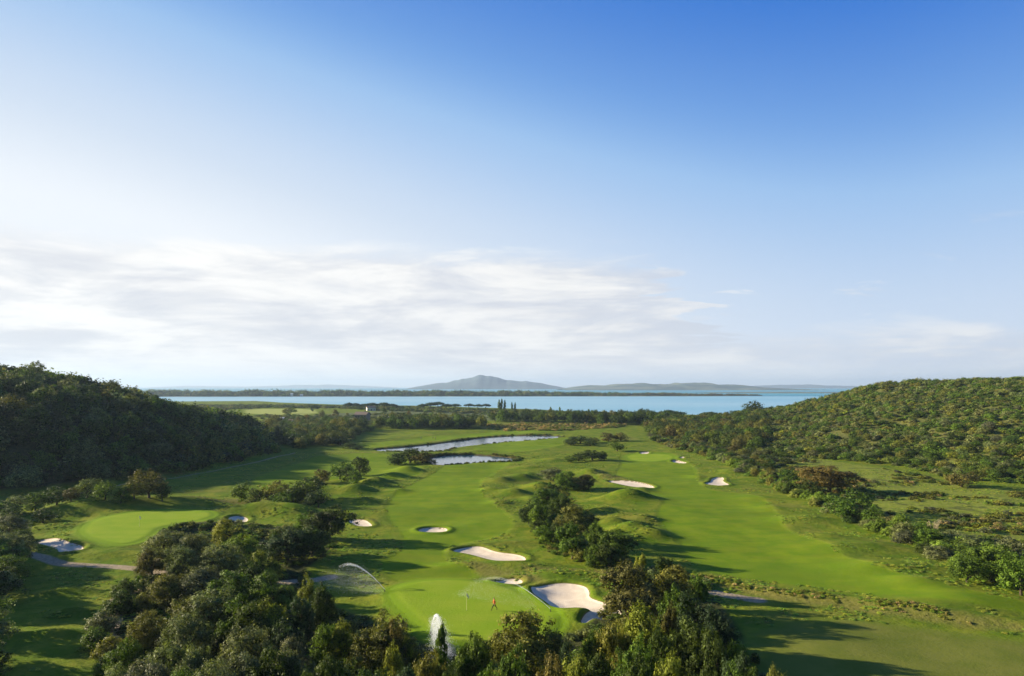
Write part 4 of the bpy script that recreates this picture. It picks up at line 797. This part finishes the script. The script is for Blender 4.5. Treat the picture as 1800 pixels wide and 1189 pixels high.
ridge('coast', 'flat coastal land behind the end of the spit', [(1230,690.5),(1300,689.5),(1380,689),(1440,689.5),(1520,690),(1600,690)], 3600, 300, M_COAST, 0.05, 5)

# wooded spit
SPU = [(-300,697.5,686),(300,697.3,686),(600,697,686.5),(900,696.8,688),(1100,696.6,690),(1250,696.3,692),(1340,695.6,693.3)]
ux = np.linspace(-300, 1340, 300); yn = np.interp(ux, [s[0] for s in SPU], [s[1] for s in SPU]); D0 = F * H / (yn - HOR); wd = np.interp(ux, [-300, 900, 1250, 1340], [260, 240, 140, 40])
tt = np.linspace(0, 1, 16); DD = D0[:, None] + tt[None] * wd[:, None]; XX = (ux[:, None] - 900) / F * DD; ZZ = -1.6 + 3.2 * np.minimum(1, 6 * np.minimum(tt, 1 - tt))[None] * np.ones((300, 1))
i_ = np.arange(300 * 16).reshape(300, 16); q_ = np.stack([i_[:-1, :-1], i_[1:, :-1], i_[1:, 1:], i_[:-1, 1:]], -1).reshape(-1, 4)
M_SPIT = far_mat('spit', (0.05, 0.07, 0.03), (0.20, 0.18, 0.11), 0.02)
tag(link('spit', mesh_np('spit', np.stack([XX.ravel(), DD.ravel(), ZZ.ravel()], 1), q_, smooth=True), M_SPIT), 'narrow strip of land between lagoon and sea', kind='structure')
_terr = terrain
rng = np.random.RandomState(8); n = 2600; pxs = rng.uniform(-100, 1335, n); tq = rng.uniform(0.06, .95, n); D_ = np.interp(pxs, ux, D0) + tq * np.interp(pxs, ux, wd); xs = (pxs - 900) / F * D_
hs = np.interp(pxs, [0, 500, 900, 1150, 1335], [22, 21, 18, 12, 4]) * rng.uniform(.6, 1.12, n) * (0.8 + 0.5 * (vn(pxs, pxs * 0, 16, 2) + .5)) * np.where(tq < .25, .55, 1)
i, c = pick_tint(rng, n, ['dark', 'green', 'blue', 'khaki', 'olive'], [.34, .22, .24, .1, .1]); tp = np.interp(pxs, [1050, 1250], [0, 1]); c = c * (1 - tp[:, None] * .4) + np.array([.16, .10, .08]) * tp[:, None] * .4
terrain = lambda x, y: np.full(np.shape(x), 1.4)
mass('spit_woods', 'long belt of pine wood along the spit between lagoon and sea', xs, D_, hs * rng.uniform(1.1, 1.9, n), hs, c, PRO['far'], rng, .3)
terrain = _terr

# ------------------------------------------------------------------ buildings
M_STONE = simple('stone_wall', (0.20, 0.165, 0.14), .9, .2, 1.5, (0.30, 0.25, 0.21), .3); M_ROOF = simple('clay_roof', (0.17, 0.13, 0.10), .85, .2, 2.0, (0.25, 0.195, 0.155), .3)
M_GREYROOF = simple('grey_roof', (0.30, 0.31, 0.33), .6, .3, 2.0, (0.42, 0.42, 0.44)); M_WHITE = simple('white_wall', (0.75, 0.72, 0.66), .8, .3); M_DARK = simple('dark_opening', (0.02, 0.02, 0.025), .3, .5)
def boxm(name, boxes, mat):
    V, Q = [], []
    for x0, x1, y0, y1, z0, z1 in boxes:
        k = len(V); V += [(x0, y0, z0), (x1, y0, z0), (x1, y1, z0), (x0, y1, z0), (x0, y0, z1), (x1, y0, z1), (x1, y1, z1), (x0, y1, z1)]
        Q += [tuple(k + a for a in f) for f in ((0, 3, 2, 1), (4, 5, 6, 7), (0, 1, 5, 4), (1, 2, 6, 5), (2, 3, 7, 6), (3, 0, 4, 7))]
    me = mesh_np(name, np.array(V, float), np.array(Q)); me.materials.append(mat); return me
def roofm(name, L, W, z, rise, over, mat):
    l, w = L / 2 + over, W / 2 + over; V = [(-l, -w, z), (l, -w, z), (l, w, z), (-l, w, z), (-l, 0, z + rise), (l, 0, z + rise)]
    V2 = [(a, b, c + .25) for a, b, c in V]; me = bpy.data.meshes.new(name); n = 6
    F_ = [(0, 1, 5, 4), (2, 3, 4, 5)]; F2 = [tuple(n + i for i in f) for f in F_]
    F_ = [tuple(reversed(f)) for f in F_] + F2 + [(0, 1, n + 1, n + 0), (2, 3, n + 3, n + 2), (0, n, n + 4, 4), (4, n + 4, n + 3, 3), (1, 5, n + 5, n + 1), (5, 2, n + 2, n + 5)]
    me.from_pydata(V + V2, [], F_); me.update(); me.materials.append(mat); return me
def gable(name, L, W, z0, z1, rise, mat):
    l, w = L / 2, W / 2; V = [(-l, -w, z0), (l, -w, z0), (l, w, z0), (-l, w, z0), (-l, -w, z1), (l, -w, z1), (l, w, z1), (-l, w, z1), (-l, 0, z1 + rise), (l, 0, z1 + rise)]
    me = bpy.data.meshes.new(name); me.from_pydata(V, [], [(0, 1, 5, 4), (2, 3, 7, 6), (1, 2, 6, 9, 5), (3, 0, 4, 8, 7), (0, 3, 2, 1)]); me.update(); me.materials.append(mat); return me
def house(nm, cat, px, py, L, W, h, rise, rz, label, wall, roof, wins, floors=1, group=None, chimney=False):
    x, y = g(px, py); z = float(terrain(np.array([x]), np.array([y]))[0]); r = bpy.data.objects.new(nm, None); COL.objects.link(r); r.location = (x, y, z); r.rotation_euler = (0, 0, rz)
    link('wall', gable('wall', L, W, -1, h, rise, wall), None, r); ro = link('roof', roofm('roof', L, W, h + .02, rise, .5, roof), None, r)
    if chimney: link('chimney', boxm('chimney', [(L * .2, L * .2 + .8, -.4, .4, h + rise * .4, h + rise + 1.1)], wall), None, ro)
    if wins:
        for f in range(floors):
            for k in range(wins):
                xx = -L / 2 + L * (k + .5) / wins; z0 = 1.0 + f * 3.0
                if f == 0 and k == wins // 2: link('door', boxm('door', [(xx - .6, xx + .6, -W / 2 - .06, -W / 2 + .02, 0, 2.3)], M_DARK), None, r)
                else: link('window', boxm('window', [(xx - .5, xx + .5, -W / 2 - .05, -W / 2 + .02, z0, z0 + 1.3)], M_DARK), None, r)
    return tag(r, label, cat, group)
house('farmhouse', 'farmhouse', 637, 741.5, 11.5, 9, 6.2, 2.6, R(-12), 'two-storey stone farmhouse with a gabled roof beyond the gardens', M_STONE, M_ROOF, 4, 2, None, True)
house('cottage', 'house', 652, 723, 11, 8, 4.2, 2.0, R(20), 'small pale cottage behind the stone farmhouse', M_WHITE, M_ROOF, 3, 1)
house('shed', 'shed', 672, 738.5, 7, 5, 2.4, 1.2, R(8), 'light-roofed shed, first of the two beside the farmhouse', M_STONE, M_GREYROOF, 2, 1, 'sheds beside the farmhouse')
house('shed', 'shed', 681, 740, 8, 5, 2.2, 1.0, R(-10), 'whitest low shed roof among the farm trees', M_STONE, M_WHITE, 2, 1, 'sheds beside the farmhouse')
house('garden_hut', 'hut', 495, 741, 4, 3, 2.4, .8, R(10), 'tiny white hut among the brown trees by the left wood', M_WHITE, M_WHITE, 1, 1, 'white huts by the left wood')
house('garden_hut', 'hut', 511, 745, 4, 3, 2.2, .8, R(-20), 'tiny pinkish white hut beside the first one', M_WHITE, M_ROOF, 1, 1, 'white huts by the left wood')
_terr = terrain; terrain = lambda x, y: np.full(np.shape(x), 1.4)
house('shore_house', 'house', 513, 697.0, 7, 6, 7, 2, R(5), 'small white house at the water edge of the spit', M_WHITE, M_WHITE, 2, 2, 'white houses on the spit')
house('shore_house', 'house', 530, 697.0, 9, 6, 4, 2, R(5), 'lower white house on the spit', M_WHITE, M_GREYROOF, 2, 1, 'white houses on the spit')
terrain = _terr

# ------------------------------------------------------------------ flags, golfers, sprinklers
M_POLE = simple('pole_paint', (0.75, 0.72, 0.35), .5, .5); M_FLAGW = simple('flag_cloth', (0.85, 0.86, 0.8), .8, .2); M_BLACK = simple('black_plastic', (0.02, 0.02, 0.02), .5, .4)
def flag(px, py, label, fm):
    x, y = g(px, py, .6); z = float(terrain(np.array([x]), np.array([y]))[0]); r = bpy.data.objects.new('golf_flag', None); COL.objects.link(r); r.location = (x, y, z)
    link('pole', tubes('pole', [((0, 0, -.1), (0, 0, 2.35), .022, .018)], M_POLE, 8), None, r)
    n, m = 10, 5; V = []; 
    for i in range(n):
        for j in range(m): u = i / (n - 1); V.append((.02 + u * .30, math.sin(u * 7) * .05, 2.33 - j / (m - 1) * .42 - u * u * .42))
    k = np.arange(n * m).reshape(n, m); q = np.stack([k[:-1, :-1], k[1:, :-1], k[1:, 1:], k[:-1, 1:]], -1).reshape(-1, 4)
    o = link('flag', mesh_np('flag', np.array(V), q, smooth=True), fm, r); s = o.modifiers.new('thick', 'SOLIDIFY'); s.thickness = .004
    bm = bmesh.new(); bmesh.ops.create_cone(bm, segments=16, radius1=.06, radius2=.06, depth=.03, cap_ends=True); me = bpy.data.meshes.new('hole_cup'); bm.to_mesh(me); bm.free(); link('hole_cup', me, M_BLACK, r, (0, 0, .01))
    tag(r, label, 'golf flag', 'flags on the greens')
flag(820, 1078, 'golf flag with limp white cloth near the walking person', M_FLAGW)
flag(245, 936, 'thin golf flag on the left green beyond the gravel path', M_FLAGW)

M_SKIN = simple('skin', (0.45, 0.27, 0.19), .6, .4); M_TROUS = simple('dark_trousers', (0.025, 0.022, 0.02), .8, .2, 20, (0.04, .035, .03)); M_SHOE = simple('shoes', (.03, .025, .02), .6, .4); M_HAIR = simple('dark_hair', (.02, .014, .01), .7, .3)
def person(x, y, rz, label, jacket, stride=0.36, scale=1.0):
    z = float(terrain(np.array([x]), np.array([y]))[0])
    # x forward, y left; (name, parent, pos, radius)
    J = [('pel', None, (0, 0, .93), .135), ('wa', 'pel', (.01, 0, 1.06), .13), ('ch', 'wa', (.03, 0, 1.30), .155), ('nk', 'ch', (.04, 0, 1.46), .065), ('hd0', 'nk', (.06, 0, 1.56), .075), ('hd1', 'hd0', (.075, 0, 1.66), .098), ('hd2', 'hd1', (.065, 0, 1.74), .07)]
    for s, f in ((1, 1), (-1, -1)):
        n = str(s)
        J += [('hp' + n, 'pel', (0, .09 * s, .88), .105), ('kn' + n, 'hp' + n, (stride * .62 * f + .05, .10 * s, .50), .062), ('an' + n, 'kn' + n, (stride * f - .02 * (f < 0), .10 * s, .09 + .03 * (f < 0)), .042), ('to' + n, 'an' + n, (stride * f + .15, .11 * s, .045), .038),
              ('sh' + n, 'ch', (.03, .19 * s, 1.40), .062), ('el' + n, 'sh' + n, (-.13 * f, .25 * s, 1.14), .045), ('wr' + n, 'el' + n, (-.10 * f + .12, .25 * s, .92), .030), ('hn' + n, 'wr' + n, (-.10 * f + .15, .25 * s, .86), .028)]
        for k in range(4): J.append((f'f{k}' + n, 'hn' + n, (-.10 * f + .125 + k * .022, .25 * s, .78 + abs(k - 1.5) * .008), .009))
        J.append(('th' + n, 'hn' + n, (-.10 * f + .205, .24 * s, .84), .010))
    idx = {j[0]: i for i, j in enumerate(J)}; me = bpy.data.meshes.new('body'); me.from_pydata([j[2] for j in J], [(idx[j[1]], i) for i, j in enumerate(J) if j[1]], []); me.update()
    o = bpy.data.objects.new('body', me); COL.objects.link(o); o.modifiers.new('s', 'SKIN'); o.modifiers.new('u', 'SUBSURF').levels = 2
    for v, j in zip(me.skin_vertices[0].data, J): v.radius = (j[3], j[3]); v.use_root = j[0] == 'pel'
    dg = bpy.context.evaluated_depsgraph_get(); m2 = bpy.data.meshes.new_from_object(o.evaluated_get(dg)); bpy.data.objects.remove(o)
    m2.name = 'person'
    for mt in (jacket, M_TROUS, M_SKIN, M_SHOE, M_HAIR): m2.materials.append(mt)
    for p in m2.polygons:
        c = p.center; p.use_smooth = True
        if c.z > 1.47: p.material_index = 4 if (c.z > 1.70 or (c.x < .05 and c.z > 1.52)) else 2
        elif abs(c.y) > .17 and c.z < .93: p.material_index = 2
        elif c.z < .10: p.material_index = 3
        elif c.z < .92: p.material_index = 1
        else: p.material_index = 0
    b = link('person', m2, None, None, (x, y, z)); b.rotation_euler = (0, 0, rz); b.scale = (scale,) * 3
    return tag(b, label, 'person')
M_ORANGE = simple('rust_jacket', (0.42, 0.11, 0.03), .8, .2, 8, (.50, .15, .05)); M_BLUEC = simple('navy_shirt', (.03, .04, .08), .8, .2); M_GREYC = simple('grey_shirt', (.12, .12, .12), .8, .2)
x, y = g(869, 1079.5, .5); person(x, y, R(195), 'person in a rust-orange jacket and dark trousers striding across the near green', M_ORANGE, .42, 1.04)
x, y = g(740, 773.5, 0); person(x, y, R(60), 'lone distant golfer in dark clothes on the strip beyond the long pond', M_GREYC, .2)
x, y = g(761, 773.0, 0); person(x, y, R(20), 'left one of the two distant golfers standing together beyond the pond', M_BLUEC, .15)
x, y = g(765.5, 774.2, 0); person(x, y, R(200), 'right one of the two distant golfers standing together beyond the pond', M_GREYC, .22)

def drops_mat():
    m, nt = newmat('water_drops'); d = nd(nt, 'ShaderNodeBsdfDiffuse', inp={0: (.93, .95, .97, 1)}); t = nd(nt, 'ShaderNodeBsdfTranslucent', inp={0: (.95, .97, 1, 1)}); mx = nd(nt, 'ShaderNodeMixShader', inp={0: .6}); lk(nt, d.outputs[0], mx.inputs[1]); lk(nt, t.outputs[0], mx.inputs[2]); outp(nt, mx.outputs[0]); return m
M_DROP = drops_mat()
def sprinkler(p0, p1, hgt, label, njet=5000, nmist=9000, sj=.03, sm=.02, drift=(0.8, -0.1), skew=0.5, spread=0.5, jmax=.82):
    rng = np.random.RandomState(int(abs(p0[0]) * 10)); z0 = float(terrain(np.array([p0[0]]), np.array([p0[1]]))[0])
    r = bpy.data.objects.new('sprinkler', None); COL.objects.link(r); r.location = (p0[0], p0[1], z0)
    bm = bmesh.new(); bmesh.ops.create_cone(bm, segments=14, radius1=.07, radius2=.05, depth=.26, cap_ends=True, matrix=Matrix.Translation((0, 0, .13))); bmesh.ops.create_cone(bm, segments=14, radius1=.035, radius2=.02, depth=.14, cap_ends=True, matrix=Matrix.Translation((0, 0, .32)))
    me = bpy.data.meshes.new('sprinkler_head'); bm.to_mesh(me); bm.free(); link('sprinkler_head', me, M_BLACK, r)
    d = np.array([p1[0] - p0[0], p1[1] - p0[1]])
    def traj(t): return np.stack([d[0] * t, d[1] * t, .38 + hgt * 3.07 * (t - t ** (2 + skew))], 1)
    t = np.minimum(rng.beta(1.0, 2.0, njet) * jmax * 1.25, .98); c = traj(t); sg = (.012 + .30 * t ** 2)[:, None]; c = c + rng.normal(size=(njet, 3)) * sg; c[:, 2] = np.maximum(c[:, 2], .02)
    link('water_jet', leaf_mesh('water_jet', c, rng.normal(size=(njet, 3)), sj * rng.uniform(.6, 1.3, njet), np.zeros(njet), rng, 1.0), M_DROP, r)
    t = rng.uniform(0.12, 1.05, nmist) ** .8; c = traj(np.minimum(t, 1)); f = rng.uniform(0, 1, nmist) ** 0.75; fall = c[:, 2] * f; c[:, 2] -= fall; c[:, 0] += fall * drift[0] * rng.uniform(.2, 1, nmist); c[:, 1] += fall * drift[1]
    c[:, :2] += rng.normal(size=(nmist, 2)) * (.1 + spread * t[:, None]); c[:, 2] = np.maximum(c[:, 2], .02)
    link('spray_mist', leaf_mesh('spray_mist', c, rng.normal(size=(nmist, 3)), sm * rng.uniform(.5, 1.4, nmist), np.zeros(nmist), rng, 1.0), M_DROP, r)
    tag(r, label, 'sprinkler', 'running sprinklers around the near green')
sprinkler(g(676, 1044, .3), (-30.0, 108.5), 3.2, 'sprinkler throwing a white arc toward the shaded trees on the left', 5200, 17000, .024, .012, (1.1, -.8), .5, 1.5, .60)
sprinkler(g(757, 1121, .3), (-8.0, 79.2), 3.0, 'sprinkler making a dense white fountain behind the narrow tree top', 4500, 24000, .030, .022, (.25, -.4), .6, .60, .95)
sprinkler(g(968, 1086, .3), (-7.5, 101.0), 2.9, 'sprinkler sending a thin pale jet above the person', 3000, 5000, .020, .013, (.3, -.2), .6, .5)

# ------------------------------------------------------------------ air
def haze():
    me = boxm('haze', [(-27000, 27000, -1500, 27000, -8, 260)], None) if False else None
    V = [(-27500, -2000, -9), (27500, -2000, -9), (27500, 27500, -9), (-27500, 27500, -9)]; V += [(a, b, 275) for a, b, _ in V]
    me = bpy.data.meshes.new('haze'); me.from_pydata(V, [], [(0, 3, 2, 1), (4, 5, 6, 7), (0, 1, 5, 4), (1, 2, 6, 5), (2, 3, 7, 6), (3, 0, 4, 7)]); me.update()
    m, nt = newmat('haze'); v = nd(nt, 'ShaderNodeVolumePrincipled', inp={'Color': (0.56, 0.74, 0.97, 1), 'Density': 0.000068, 'Anisotropy': 0.2}); o = nd(nt, 'ShaderNodeOutputMaterial'); lk(nt, v.outputs[0], o.inputs['Volume'])
    tag(link('haze', me, m), 'thin pale air haze over the whole landscape', kind='stuff')
haze()
print('counts', NT, 'objects', len(bpy.data.objects))
